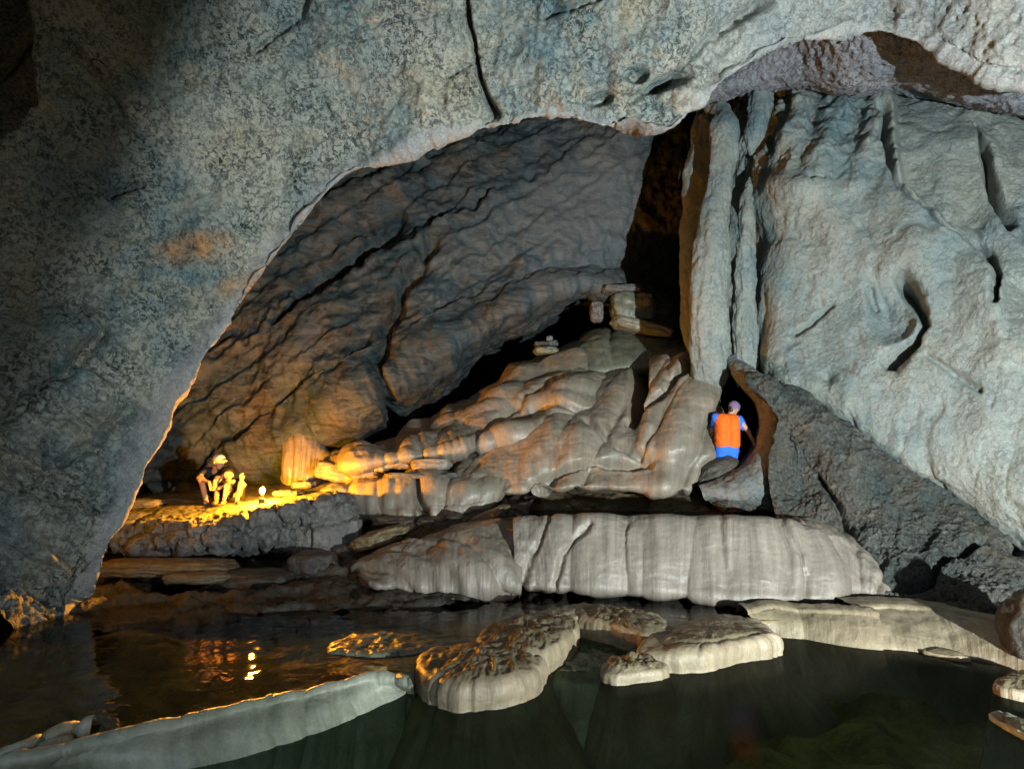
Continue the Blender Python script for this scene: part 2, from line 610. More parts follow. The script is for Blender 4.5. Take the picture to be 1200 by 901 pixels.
M_WATER2 = water_mat('dark_pool_water', (0.58, 0.74, 0.62), 0.004, 1.1, 1.055, 0.12)

# ------------------------------------------------------------------ cave shell behind everything, open at the mouth
def ring_pts(cx, cz, rx, rz, Y, n=72):
    a = np.linspace(0, 2 * pi, n, endpoint=False)
    ex = 0.75
    X = cx + rx * np.sign(np.cos(a)) * np.abs(np.cos(a)) ** ex
    Zz = cz + rz * np.sign(np.sin(a)) * np.abs(np.sin(a)) ** ex
    return np.stack([X, np.full(n, Y), Zz], 1)


rings = [ring_pts(0.5, 3.4, 6.6, 4.8, -9.0), ring_pts(0.5, 3.8, 8.2, 5.6, -7.5), ring_pts(0.5, 4.0, 9.0, 6.0, -3),
         ring_pts(0.5, 4.5, 9.5, 6.6, 3), ring_pts(0, 4.6, 11.0, 7.0, 9), ring_pts(0, 4.6, 11, 7.0, 17),
         ring_pts(0, 4.6, 9, 5.5, 24), ring_pts(0, 4.6, 4, 2.5, 27), ring_pts(0, 4.6, 0.2, 0.2, 27.5)]
R = np.array(rings)
tt = np.linspace(0, len(R) - 1, 60)
G = np.einsum('vr,rux->vux', spline_w(len(R), tt), R)
G[1:] += (0.5 * fbm(G[1:] * 0.5, 4))[..., None] * np.array([1, 0.4, 1])
nv_, nu_ = G.shape[:2]
ii = np.arange(nv_ * nu_).reshape(nv_, nu_)
jj = np.roll(ii, -1, 1)
q = np.stack([ii[:-1], jj[:-1], jj[1:], ii[1:]], -1).reshape(-1, 4)
o = mesh_obj('cave_wall', G.reshape(-1, 3), q, M_SHELL, attrs=dict(tint_mask=np.zeros(nv_ * nu_)))
tag(o, 'dark rock wall closing the cave behind everything', kind='structure')

# ------------------------------------------------------------------ far wall
BED = np.array([0.80, 0.25, 0.55])      # the bedding rises to the right


def strata(p, sx, sz, seed):
    a = radians(36)
    q = np.stack([(p[..., 0] * math.cos(a) + p[..., 2] * math.sin(a)) * sx, p[..., 1] * sz * 0.6,
                  (-p[..., 0] * math.sin(a) + p[..., 2] * math.cos(a)) * sz], -1)
    return fbm(q, 5, 0.55, ridged=True, seed=seed)


def beds(p, f, seed, wob=0.35):
    """stepped beds that rise to the right: each bed leans out and breaks off sharply"""
    a = radians(37)
    t = (-p[..., 0] * math.sin(a) + p[..., 2] * math.cos(a)) * f + 0.35 * p[..., 1] + wob * fbm(p * 0.55, 3, seed=seed) * f + 0.25 * fbm(p * 2.0, 3, seed=seed + 1)
    r = t - np.floor(t)
    return r - sstep(0.86, 1.0, r) * r - 0.45


def d_back(c):
    p = c['p']
    m = np.clip(0.6 + 0.9 * fbm(p * 0.45, 3, seed=9), 0.1, 1.2)
    d = 0.34 * beds(p, 0.62, 1) * m + 0.14 * beds(p, 1.9, 2) * m + 0.35 * strata(p, 0.22, 0.5, 1)
    d = d + 0.25 * fbm(p * 0.6, 3, seed=3) + 0.05 * fbm(p * 3.5, 4, 0.6, ridged=True, seed=4) + 0.07 * strata(p, 0.9, 2.6, 2)
    smooth = blob(c, 690, 260, 120, 90, -30)
    d = d * (1 - 0.6 * smooth)
    d += 0.05 * fbm(p * 5, 3, seed=8)
    d -= 0.4 * groove(c, [(452, 500), (450, 430), (470, 350), (505, 290)], 9)
    d -= 0.5 * groove(c, [(330, 380), (360, 350), (420, 300), (470, 260)], 10)
    d += 0.25 * blob(c, 400, 430, 60, 70, 20)
    return d


rows = [[(100, 430, 11.2), (260, 230, 12), (420, 120, 12.5), (560, 80, 13), (700, 80, 13.2), (800, 60, 14.0), (900, 60, 15)],
        [(140, 500, 11), (280, 330, 11.5), (430, 220, 12), (560, 170, 12.6), (690, 160, 12.5), (800, 150, 12.7), (900, 150, 15)],
        [(170, 560, 11.2), (300, 430, 11.4), (440, 330, 11.6), (560, 280, 12), (690, 260, 12.4), (800, 260, 13.3), (900, 260, 14.6)],
        [(190, 585, 11.6), (310, 490, 11.4), (440, 410, 11.4), (560, 345, 11.9), (690, 312, 12.6), (800, 340, 14.4), (900, 360, 14.6)],
        [(200, 600, 12), (330, 538, 11.8), (450, 468, 11.7), (560, 402, 12.1), (690, 338, 12.6), (800, 400, 13.8), (900, 420, 14.6)],
        [(210, 610, 14.5), (340, 545, 17), (460, 476, 18.5), (570, 412, 19), (700, 350, 19), (800, 420, 19), (900, 450, 19)]]
def pl_back(c):
    return np.clip(blob(c, 690, 265, 110, 95, -30, 3) + 0.5 * blob(c, 540, 300, 60, 40, -30), 0, 1)


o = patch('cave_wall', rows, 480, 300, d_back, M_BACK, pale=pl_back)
tag(o, 'dark teal far wall with slanting beds above the ledge', kind='structure')

# ------------------------------------------------------------------ pale wall on the right
def d_right(c):
    p = c['p']
    d = 0.22 * fbm(p * 0.6, 3, seed=11) + 0.14 * fbm(p * np.array([1.6, 1.4, 0.9]), 3, 0.4, seed=12)
    d = d - 0.03 * sstep(0.6, 0.9, fbm(p * np.array([1.6, 1.4, 1.0]), 2, ridged=True, seed=17))
    d = d + 0.022 * fbm(p * 7, 4, 0.6, seed=13) + 0.012 * fbm(p * 15, 2, ridged=True, seed=14)
    top = sstep(270, 130, c['py']) * sstep(1090, 1000, c['px'])
    flut = np.sin((c['px'] + 0.35 * c['py']) * 0.13 + 3 * c['n1'])
    d = d + top * (0.09 * flut + 0.12 * fbm(p * np.array([3.2, 2, 0.9]), 3, ridged=True, seed=15))
    # the long crack and the shelf to its right
    crack = [(1035, 120), (1038, 150), (1050, 195), (1085, 235), (1120, 262), (1155, 280), (1168, 305), (1162, 345)]
    d -= 0.75 * groove(c, crack, 8)
    right = sstep(1040, 1060, c['px'] - np.interp(c['py'], [110, 195, 262, 300, 360], [0, 8, 80, 125, 125]))
    d -= 0.34 * right * sstep(420, 320, c['py'])
    d -= 0.5 * groove(c, [(1150, 120), (1160, 165), (1170, 190), (1200, 235)], 8)
    # round scar
    d -= 0.30 * blob(c, 1046, 362, 28, 38, 0, 4)
    d -= 0.5 * groove(c, [(1055, 322), (1072, 345), (1080, 375), (1068, 400), (1045, 425)], 8)
    d -= 0.16 * groove(c, [(1018, 335), (1022, 355)], 5)
    d += 0.10 * blob(c, 1040, 410, 32, 24, 10)
    # ledge lump, hollows and scratches
    d += 0.16 * blob(c, 938, 225, 28, 18, -10)
    d -= 0.10 * groove(c, [(950, 212), (965, 210)], 4)
    d -= 0.08 * blob(c, 968, 440, 10, 7)
    d -= 0.10 * groove(c, [(1085, 415), (1115, 435), (1150, 458)], 5)
    d -= 0.12 * groove(c, [(930, 390), (950, 380), (975, 355)], 4)
    return d


rows = [[(800, 60, 12.5), (868, 60, 12), (897, 60, 11.2), (940, 60, 10.4), (1000, 60, 10), (1060, 60, 9.6), (1120, 70, 9.1), (1180, 90, 8.6), (1270, 120, 8.1), (1480, 140, 7.2)],
        [(816, 130, 11), (868, 108, 10.9), (903, 108, 10.4), (935, 108, 9.6), (1000, 112, 9.2), (1060, 112, 8.9), (1120, 115, 8.5), (1180, 140, 8.0), (1270, 170, 7.6), (1480, 190, 6.8)],
        [(834, 200, 10.9), (870, 190, 10.5), (900, 186, 9.75), (935, 180, 9.1), (1000, 180, 8.7), (1060, 185, 8.4), (1120, 190, 8.1), (1180, 210, 7.7), (1270, 240, 7.3), (1480, 260, 6.5)],
        [(838, 290, 10.7), (870, 290, 10.2), (896, 290, 9.25), (935, 290, 8.8), (1000, 290, 8.4), (1060, 290, 8.05), (1120, 300, 7.7), (1180, 310, 7.3), (1270, 340, 6.9), (1480, 370, 6.1)],
        [(842, 400, 10.6), (872, 402, 10.1), (898, 405, 9.1), (935, 400, 8.7), (1000, 400, 8.3), (1060, 410, 7.9), (1120, 430, 7.5), (1180, 450, 7.1), (1270, 480, 6.7), (1480, 520, 5.9)],
        [(845, 432, 11.8), (875, 440, 10.8), (902, 446, 9.0), (945, 462, 8.6), (1000, 502, 8.1), (1060, 545, 7.7), (1120, 580, 7.3), (1180, 625, 6.9), (1270, 690, 6.4), (1480, 740, 5.7)],
        [(850, 440, 12), (880, 450, 11.4), (905, 458, 10.2), (955, 480, 9.8), (1010, 522, 9.4), (1065, 565, 9), (1125, 600, 8.6), (1185, 650, 8.2), (1280, 710, 7.6), (1480, 760, 7)]]
o = patch('cave_wall', rows, 400, 380, d_right, M_RIGHT)
tag(o, 'broad pale limestone wall on the right under the arch', kind='structure')

# ------------------------------------------------------------------ recess under the arch
def d_dome(c):
    p = c['p']
    f1, f2 = worley(p * 5.5)
    net = sstep(80, 40, c['py']) * (f2 - f1)
    return 0.06 * fbm(p * 6, 4, 0.65, ridged=True, seed=24) + 0.15 * fbm(p * 0.9, 3, seed=21) + 0.06 * fbm(p * 4, 4, 0.6, seed=22) - 0.12 * net + 0.03 * fbm(p * 10, 2, ridged=True, seed=23)


rows = [[(760, 110, 10.2), (840, 20, 9.2), (930, -40, 7.8), (1010, -50, 7.0), (1090, -40, 6.9), (1170, 10, 6.9), (1290, 60, 7.6)],
        [(780, 112, 10.2), (850, 80, 9.5), (935, 55, 8.6), (1010, 48, 7.6), (1085, 62, 7.4), (1160, 100, 7.4), (1290, 110, 7.2)],
        [(800, 125, 10.3), (862, 104, 9.7), (930, 98, 9.3), (1000, 108, 8.8), (1060, 98, 8.5), (1145, 120, 8.2), (1290, 150, 8.2)],
        [(800, 128, 12), (862, 110, 11.6), (930, 104, 11.4), (1000, 114, 11), (1060, 106, 10.8), (1145, 128, 10.4), (1290, 160, 10)]]
o = patch('cave_ceiling', rows, 260, 130, d_dome, M_DOME)
tag(o, 'lavender hollow of ceiling under the right arch', kind='structure')

# ------------------------------------------------------------------ near arch: left wall and ceiling in one mass
lip = [(60, 760, 6.2), (95, 703, 6.6), (135, 628, 6.8), (172, 556, 7.0), (206, 478, 7.2), (255, 398, 7.4), (325, 298, 7.6), (398, 214, 7.65),
       (450, 190, 7.65), (520, 160, 7.6), (585, 145, 7.5), (645, 131, 7.4), (705, 143, 7.3), (780, 151, 7.2), (832, 104, 7.0), (900, 60, 6.9),
       (960, 40, 6.8), (1010, 33, 6.8), (1065, 42, 6.6), (1120, 68, 6.4), (1165, 92, 6.2), (1215, 98, 6.0), (1330, 110, 5.6)]
out = [(-1, -.15), (-1, -.15), (-1, -.3), (-1, -.35), (-1, -.45), (-1, -.5), (-.9, -.6), (-.8, -.7), (-.5, -.9), (-.3, -1), (-.15, -1), (0, -1), (0, -1),
       (0, -1), (-.3, -1), (-.2, -1), (0, -1), (0, -1), (.1, -1), (.15, -1), (.2, -1), (.2, -1), (.3, -1)]
bev = [10, 14, 30, 45, 42, 28, 26, 30, 26, 20, 14, 12, 12, 14, 16, 16, 14, 14, 16, 18, 18, 18, 18]
row_back = [(x + 130 * a, y + 130 * b, d + 3.0) for (x, y, d), (a, b) in zip(lip, out)]
row_in = [(x + 34 * a, y + 34 * b, d + 0.8) for (x, y, d), (a, b) in zip(lip, out)]
row_bev = [(x + k * a, y + k * b, d - 0.12) for (x, y, d), (a, b), k in zip(lip, out, bev)]


def rowf(k, dd):
    r = []
    for (x, y, d), (a, b) in zip(lip, out):
        r.append((x + k * a, y + k * b, d - dd))
    return r


row_mid = rowf(120, 0.55)
row_far = rowf(300, 1.35)
row_out = rowf(620, 2.6)
row_end = rowf(1100, 3.6)


def d_near(c):
    p = c['p']
    px, py = c['px'], c['py']
    tv = c['tv']
    rough = sstep(1.7, 3.0, tv)
    d = 0.32 * fbm(p * 0.55, 3, seed=31) + 0.19 * fbm(p * 1.5, 4, 0.55, seed=32)
    d = d * (0.25 + 0.75 * sstep(1.0, 2.6, tv))
    f1, f2 = worley(p * 6)
    d = d + rough * (0.075 * fbm(p * 5.5, 5, 0.68, ridged=True, seed=33) - 0.045 * sstep(0.34, 0.12, f1) * sstep(0.0, 0.35, c['n2'] + 0.2) + 0.02 * fbm(p * 16, 2, seed=34))
    d = d + (1 - rough) * 0.02 * fbm(p * 4, 4, seed=35)
    # folds on the lower left wall
    low = sstep(330, 480, py) * sstep(260, 120, px)
    a = radians(40)
    q = np.stack([(p[..., 1] * math.cos(a) - p[..., 2] * math.sin(a)) * 0.7, p[..., 0], (p[..., 1] * math.sin(a) + p[..., 2] * math.cos(a)) * 2.4], -1)
    d = d + low * 0.46 * sstep(2.2, 4.0, tv) * fbm(q, 4, 0.55, ridged=True, seed=36)
    # cracks
    d -= 0.35 * groove(c, [(540, -40), (547, 10), (556, 60), (562, 90), (572, 118), (581, 134)], 3.5)
    d -= 0.16 * groove(c, [(524, 90), (545, 78), (560, 68)], 3)
    d -= 0.2 * groove(c, [(130, 230), (150, 218), (165, 215)], 4)
    d -= 0.25 * groove(c, [(0, 500), (40, 470), (75, 440), (120, 390)], 9)
    d -= 0.22 * groove(c, [(70, 545), (110, 515), (155, 480)], 8)
    d -= 0.18 * groove(c, [(15, 580), (45, 560), (50, 520)], 7)
    d += 0.22 * blob(c, 70, 390, 90, 45, -25)
    # seam that turns the wall to the left of it away
    seam = np.interp(py, [-60, 0, 140, 210, 300, 420], [245, 248, 255, 245, 180, 60])
    d -= 0.10 * sstep(seam + 30, seam - 10, px) * sstep(500, 200, py)
    # black opening at the top left edge
    hole = sstep(40, 28, px + 10 * c['n1'] - np.interp(py, [0, 90, 120, 155, 160], [-8, 0, 2, -26, -40]))
    d -= 5.0 * hole * sstep(168, 150, py)
    # pocket in the arch edge left of the apex
    # scoops near the lip apex
    d -= 0.30 * blob(c, 700, 116, 16, 8, -15, 4) + 0.34 * blob(c, 745, 88, 14, 9, 0, 4) + 0.36 * blob(c, 785, 95, 26, 9, -20, 4)
    d -= 0.22 * groove(c, [(740, 118), (775, 98), (815, 62), (860, 30), (900, 0)], 9) + 0.16 * groove(c, [(640, 18), (690, 4), (730, -20)], 6)
    d -= 0.16 * groove(c, [(300, 60), (345, 20), (370, -30)], 6) + 0.14 * groove(c, [(90, 60), (140, 120), (150, 150)], 6) + 0.12 * groove(c, [(410, 40), (470, 25), (510, 18)], 5)
    d -= 0.16 * np.maximum(fbm(p * 1.1, 2, seed=38), 0) * sstep(2.4, 3.2, tv)
    d -= 0.2 * blob(c, 1040, 12, 14, 12) + 0.14 * blob(c, 840, 60, 40, 9, -35) + 0.14 * blob(c, 860, 22, 46, 10, -30)
    d += 0.16 * blob(c, 730, 100, 18, 10) + 0.2 * blob(c, 800, 110, 26, 18)
    return d


def pl_near(c):
    band = sstep(1.2, 1.8, c['tv']) * sstep(2.95, 2.55, c['tv'] + 0.45 * c['n1'])
    right = 0.6 * sstep(760, 900, c['px'] + 60 * c['n1']) * sstep(140, 20, c['py'] * 0 + np.abs(c['py'] - 40))
    return np.clip(np.maximum(band * 0.9, right), 0, 1)


def orange_near(c):
    s = 0.95 * blob(c, 225, 292, 42, 18, -8, 3) + 0.9 * blob(c, 284, 333, 28, 13, -14, 3) + 0.35 * blob(c, 214, 470, 12, 40, 30)  # orange patches at fixed spots on the arch, broken up by noise
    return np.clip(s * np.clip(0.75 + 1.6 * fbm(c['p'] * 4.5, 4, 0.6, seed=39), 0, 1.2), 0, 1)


o = patch('cave_ceiling', [row_back, row_in, lip, row_bev, row_mid, row_far, row_out, row_end], 760, 460, d_near, M_NEAR, tint_mask=orange_near, pale=pl_near)
tag(o, 'near arch of mottled grey limestone sweeping over from the left wall', kind='structure')

# ------------------------------------------------------------------ columns that hang at the left edge of the pale wall
def column(name, axis, radii, mat, label, seed, nu=110, nv=200, amp=0.03, group=None, flat=0.8, flute=0.035, nfl=4):
    """fluted hanging column: a closed tube round a bent axis of (px, py, d)"""
    A = np.array([a if isinstance(a, np.ndarray) else P(*a) for a in axis])
    rr = np.array(radii)
    L_ = np.linalg.norm(np.diff(A, axis=0), axis=1)
    t = even_t(L_, nv)
    W = spline_w(len(A), t)
    C, r = W @ A, W @ rr
    a = np.linspace(0, 2 * pi, nu, endpoint=False)
    T = np.gradient(C, axis=0)
    T /= np.linalg.norm(T, axis=1)[:, None]
    X = np.cross(T, np.array([0, 1.0, 0]))
    X /= np.linalg.norm(X, axis=1)[:, None]
    Y = np.cross(X, T)
    N_ = X[:, None] * np.cos(a)[None, :, None] + flat * Y[:, None] * np.sin(a)[None, :, None]
    fl = 1 + flute * np.sin(nfl * a + seed)[None, :] + 0.5 * flute * np.sin((2 * nfl + 1) * a + 2 * seed)[None, :]
    Gc = C[:, None] + N_ * (r[:, None] * fl)[..., None]
    dd = amp * fbm(Gc * np.array([4, 4, 1.6]), 4, 0.6, seed=seed) * 3.0 + 0.6 * amp * fbm(Gc * 9, 4, 0.6, seed=seed + 1)
    Gc = Gc + N_ * dd[..., None]
    i_ = np.arange(nv * nu).reshape(nv, nu)
    j_ = np.roll(i_, -1, 1)
    q_ = np.stack([i_[:-1], i_[1:], j_[1:], j_[:-1]], -1).reshape(-1, 4)
    o = mesh_obj(name, Gc.reshape(-1, 3), q_, mat,
                 attrs=dict(tint_mask=np.zeros(nv * nu), fu=np.repeat(a[None] * r.mean(), nv, 0), fv=np.repeat(t[:, None], nu, 1)))
    tag(o, label, 'rock column', group)
    return o


GC = 'columns at the dark cleft'
column('rock_column', [(848, 124, 9.8), (850, 152, 9.6), (847, 190, 9.5), (840, 235, 9.45), (834, 300, 9.4), (831, 360, 9.4), (832, 425, 9.45), (836, 452, 9.6)],
       [0.10, 0.24, 0.20, 0.21, 0.28, 0.30, 0.29, 0.2], M_RIGHT, 'tall fluted pale column at the left edge of the wall, rounded head at its top', 1.0, group=GC)
column('rock_column', [(879, 208, 9.6), (876, 232, 9.5), (874, 290, 9.4), (872, 360, 9.35), (873, 425, 9.35), (876, 450, 9.5)],
       [0.02, 0.09, 0.15, 0.18, 0.18, 0.16], M_RIGHT, 'slim pointed pale column between the tall column and the broad wall', 2.3, group=GC, nfl=3)
column('rock_column', [(893, 90, 9.8), (890, 130, 9.6), (884, 160, 9.55), (880, 182, 9.6)],
       [0.20, 0.19, 0.15, 0.03], M_RIGHT, 'short teal stalactite tongue hanging above the slim pointed column', 3.1, group=GC, nv=90)
column('rock_column', [(822, 128, 10.6), (820, 150, 10.4), (818, 170, 10.4), (822, 182, 10.5)],
       [0.06, 0.14, 0.10, 0.03], M_RIGHT, 'small rock fang high in the dark cleft beside the tall column', 4.2, group=GC, nv=60, nu=50)
column('rock_column', [(830, 140, 10.4), (826, 190, 10.35), (822, 250, 10.3), (818, 330, 10.2), (816, 385, 10.1), (818, 430, 10.1)],
       [0.20, 0.34, 0.36, 0.32, 0.24, 0.1], M_RIGHT, 'thin bluish rib along the dark side of the tall column', 5.7, group=GC, nv=140, nu=60)
# unseen rock pendant, added only as a shade: it keeps the torch off the left wall
o = column('cave_ceiling', [np.array([3.05, -.45, 9.0]), np.array([3.05, -.45, 5.0]), np.array([3.05, -.45, 3.0]), np.array([3.05, -.45, 1.6]), np.array([3.03, -.45, 1.10]), np.array([2.99, -.46, 0.93]), np.array([2.94, -.47, 0.83]), np.array([2.92, -.47, 0.79])],
           [1.1, 0.75, 0.64, 0.62, 0.60, 0.50, 0.28, 0.02], M_NEAR, 'thick unseen rock pendant added to shade the left wall from the torch', 7.7, flat=1.0, nv=140, nu=90)
del o['category']
tag(o, kind='structure')

# ------------------------------------------------------------------ dark boulder mass below the pale wall
def d_bould(c):
    p = c['p']
    f1, f2 = worley(p * 3.2)
    d = 0.22 * fbm(p * 0.9, 4, seed=41) + 0.09 * fbm(p * 3.2, 5, 0.65, ridged=True, seed=42)
    d = d - 0.07 * (f1 - 0.5) + 0.03 * fbm(p * 12, 3, 0.6, ridged=True, seed=43)
    d -= 0.25 * groove(c, [(1030, 695), (1060, 690), (1085, 680), (1105, 655), (1150, 640)], 5)
    d -= 0.3 * groove(c, [(1160, 560), (1195, 620), (1190, 650)], 9)
    d -= 0.18 * groove(c, [(960, 560), (985, 600), (1000, 640)], 6)
    d += 0.15 * blob(c, 930, 500, 50, 40, 20)
    return d


rows = [[(900, 440, 9.6), (920, 448, 9.5), (960, 470, 9.4), (1010, 505, 9.1), (1070, 545, 8.8), (1130, 585, 8.4), (1200, 630, 8), (1300, 700, 7.4)],
        [(872, 443, 8.6), (902, 452, 8.45), (955, 476, 8.5), (1005, 512, 8.2), (1065, 552, 7.9), (1125, 590, 7.5), (1195, 640, 7.1), (1290, 700, 6.6)],
        [(898, 500, 8.28), (928, 515, 8.4), (970, 540, 8.05), (1020, 570, 7.75), (1075, 595, 7.45), (1130, 625, 7.05), (1200, 670, 6.6), (1280, 720, 6.2)],
        [(899, 560, 8.26), (936, 575, 8.15), (980, 595, 7.8), (1025, 620, 7.5), (1080, 640, 7.1), (1135, 665, 6.6), (1195, 700, 6.1), (1270, 745, 5.8)],
        [(912, 615, 8.0), (946, 625, 7.75), (985, 645, 7.45), (1030, 665, 7.1), (1080, 690, 6.6), (1130, 712, 6.1), (1180, 735, 5.75), (1250, 765, 5.4)],
        [(920, 650, 7.8), (955, 665, 7.6), (995, 680, 7.2), (1035, 697, 6.85), (1080, 712, 6.4), (1128, 732, 5.95), (1175, 748, 5.6), (1240, 785, 5.2)],
        [(925, 690, 7.9), (960, 700, 7.6), (1000, 712, 7.2), (1040, 725, 6.8), (1085, 735, 6.3), (1130, 755, 5.9), (1175, 772, 5.6), (1235, 810, 5.2)]]
o = patch('boulder', rows, 330, 280, d_bould, M_BOULD, back=0.8, inward=(0.5, 1.0, -0.1))
tag(o, 'huge dark wrinkled boulder wedged under the pale right wall', 'boulder')

# rim of the niche in front of the standing person, and the pale tip below it
def d_rim(c):
    p = c['p']
    return 0.07 * fbm(p * 1.8, 4, seed=45) + 0.03 * fbm(p * 6, 4, 0.6, ridged=True, seed=46)


rows = [[(832, 412, 10.2), (866, 450, 9.6), (886, 474, 9.6), (890, 500, 9.5), (880, 528, 9.4), (852, 552, 9.3), (820, 568, 9.2)],
        [(832, 405, 10.0), (868, 446, 8.95), (888, 472, 8.8), (893, 502, 8.72), (884, 531, 8.68), (856, 556, 8.7), (819, 570, 8.7)],
        [(838, 402, 9.9), (882, 442, 8.65), (903, 472, 8.45), (907, 505, 8.4), (898, 542, 8.36), (870, 566, 8.4), (821, 573, 8.55)],
        [(848, 404, 10.0), (898, 446, 8.65), (921, 475, 8.45), (924, 510, 8.4), (906, 565, 8.35), (880, 582, 8.36), (826, 584, 8.55)],
        [(856, 410, 10.2), (908, 454, 9.1), (934, 482, 8.9), (938, 515, 8.8), (910, 590, 8.5), (880, 592, 8.7), (836, 590, 8.9)],
        [(862, 420, 10.4), (910, 458, 9.7), (936, 485, 9.5), (940, 520, 9.3), (910, 596, 9.1), (878, 594, 9.2), (842, 592, 9.4)]]
o = patch('niche_rock', rows, 240, 120, d_rim, M_NICHE, back=0.0)
tag(o, 'curved bluish rock rim framing the niche with the orange vest', 'rock')
o = boulder('rock', P(862, 590, 8.7), (0.30, 0.30, 0.13), M_BOULD, 5, 0.4, 1.7, 3.3, facet=0.3)
tag(o, 'low dark rock beneath the pale tip of the niche rim', 'rock')
o = boulder('rock', P(840, 552, 8.95), (0.36, 0.18, 0.17), M_SHORE, 5, 0.3, 1.3, 4.4, tilt=-0.55)
tag(o, 'sloping dark brown rock at the feet of the person in the orange vest', 'rock')

# ------------------------------------------------------------------ flowstones of the middle slope
def folds(c, freq, amp, seed, skew=0.0, sharp=1.4):
    """drapery: rounded folds with tight creases, running down the flow"""
    q = np.stack([c['u'] * freq + skew * c['v'] * freq, c['v'] * 0.28 * freq * 0.5, np.zeros_like(c['u']) + seed], -1)
    n = np.abs(perlin(q)) + 0.35 * np.abs(perlin(q * 2.1 + 5))
    return amp * (1 - np.exp(-n * 3.2 * sharp))


def st_flow(c):
    return 0.6 * sstep(0.08, 0.42, fbm(c['p'] * np.array([1.3, 1.0, 1.7]), 5, 0.6, seed=48)) + 0.25 * sstep(0.1, 0.4, fbm(c['p'] * 5, 4, 0.6, seed=49))


def st_apron(c):
    run = fbm(np.stack([c['u'] * 3.2, c['v'] * 0.5, c['u'] * 0], -1), 5, 0.65, seed=47)
    return 0.75 * sstep(1.35, 0.9, c['tv'] + 0.5 * c['n1']) + 0.45 * sstep(0.1, 0.45, run) * sstep(4.2, 1.5, c['tv'])


def d_apron(c):
    p = c['p']
    w = sstep(1.0, 2.1, c['tv'])
    left = sstep(690, 600, c['px'])
    d = w * folds(c, 1.3, 0.09, 1.0, sharp=0.8) + 0.05 * fbm(p * 1.1, 3, seed=51) + 0.008 * fbm(p * 7, 3, seed=52) + 0.008 * fbm(p * np.array([5, 5, 26]), 3, 0.6, seed=54)
    d = d + left * 0.035 * fbm(p * np.array([5, 3, 3.5]), 4, 0.6, ridged=True, seed=53)
    d -= 0.05 * groove(c, [(735, 612), (730, 640), (736, 690)], 8)
    d -= 0.07 * groove(c, [(690, 615), (660, 650), (650, 685)], 6)
    d -= 0.05 * groove(c, [(915, 612), (938, 650), (946, 700)], 6) + 0.03 * groove(c, [(845, 612), (850, 700)], 8)
    d -= 0.06 * groove(c, [(645, 608), (622, 650), (610, 690)], 6)
    return d


z_ap = 0.97
rows = [[(604, 612, 8.6), (690, 610, 9.0), (780, 610, 9.0), (860, 611, 8.9), (925, 612, 8.6), (975, 625, 8.2)],
        [(603, 608, 7.95), (690, 603.5, 7.9), (780, 604.5, 7.75), (860, 606, 7.6), (920, 607, 7.5), (958, 622, 7.5)],
        [(602, 614, 7.6), (690, 607, 7.45), (780, 610, 7.3), (860, 612, 7.15), (928, 614, 7.05), (972, 634, 7.15)],
        [(603, 645, 7.35), (690, 640, 7.2), (780, 645, 7.05), (860, 650, 6.9), (940, 652, 6.8), (984, 664, 6.9)],
        [(604, 678, 7.2), (690, 678, 7.05), (780, 682, 6.9), (860, 690, 6.72), (940, 690, 6.65), (988, 688, 6.8)],
        [(606, 688, 7.2), (690, 691, 7.05), (780, 696, 6.9), (860, 703, 6.7), (935, 703, 6.65), (985, 695, 6.85)],
        [(608, 687, 7.6), (690, 691, 7.5), (780, 696, 7.3), (860, 702, 7.1), (930, 701, 7.1), (975, 694, 7.2)]]
o = patch('flowstone_apron', rows, 380, 170, d_apron, M_FLOW, back=1.0, caps='R', tint_mask=st_apron)
tag(o, 'broad smooth cream flowstone apron falling from the basin to the pool', 'flowstone')


def d_apron2(c):
    p = c['p']
    w = sstep(0.8, 1.6, c['tv'])
    d = w * folds(c, 1.8, 0.12, 4.0, skew=-1.3, sharp=0.8) + 0.10 * fbm(p * 1.6, 3, seed=55)
    d = d + w * 0.022 * fbm(p * np.array([4, 3, 4]), 4, 0.6, ridged=True, seed=56)
    d += 0.10 * blob(c, 545, 672, 50, 22, 8)
    return d


rows = [[(425, 655, 8.4), (470, 632, 8.8), (530, 617, 8.9), (590, 604, 8.6), (618, 606, 8.2)],
        [(422, 660, 7.8), (465, 640, 8.0), (525, 624, 8.05), (585, 610, 7.95), (615, 625, 7.7)],
        [(424, 668, 7.5), (468, 653, 7.55), (528, 643, 7.5), (582, 640, 7.45), (612, 655, 7.35)],
        [(428, 678, 7.3), (472, 675, 7.25), (530, 672, 7.2), (582, 672, 7.15), (610, 674, 7.2)],
        [(434, 685, 7.22), (475, 689, 7.15), (530, 692, 7.1), (580, 692, 7.08), (609, 689, 7.15)],
        [(440, 685, 7.6), (478, 689, 7.5), (530, 692, 7.5), (580, 692, 7.5), (609, 689, 7.5)]]
o = patch('flowstone_apron', rows, 240, 130, d_apron2, M_FLOW, back=0.9, caps='L', tint_mask=st_flow)
tag(o, 'wrinkled cream flowstone lobe with slanting folds left of the broad apron', 'flowstone')


def d_tail(c):
    p = c['p']
    return folds(c, 3.0, 0.08, 6.0) + 0.06 * fbm(p * 2.5, 4, seed=57) + 0.02 * fbm(p * 8, 3, 0.6, seed=58)


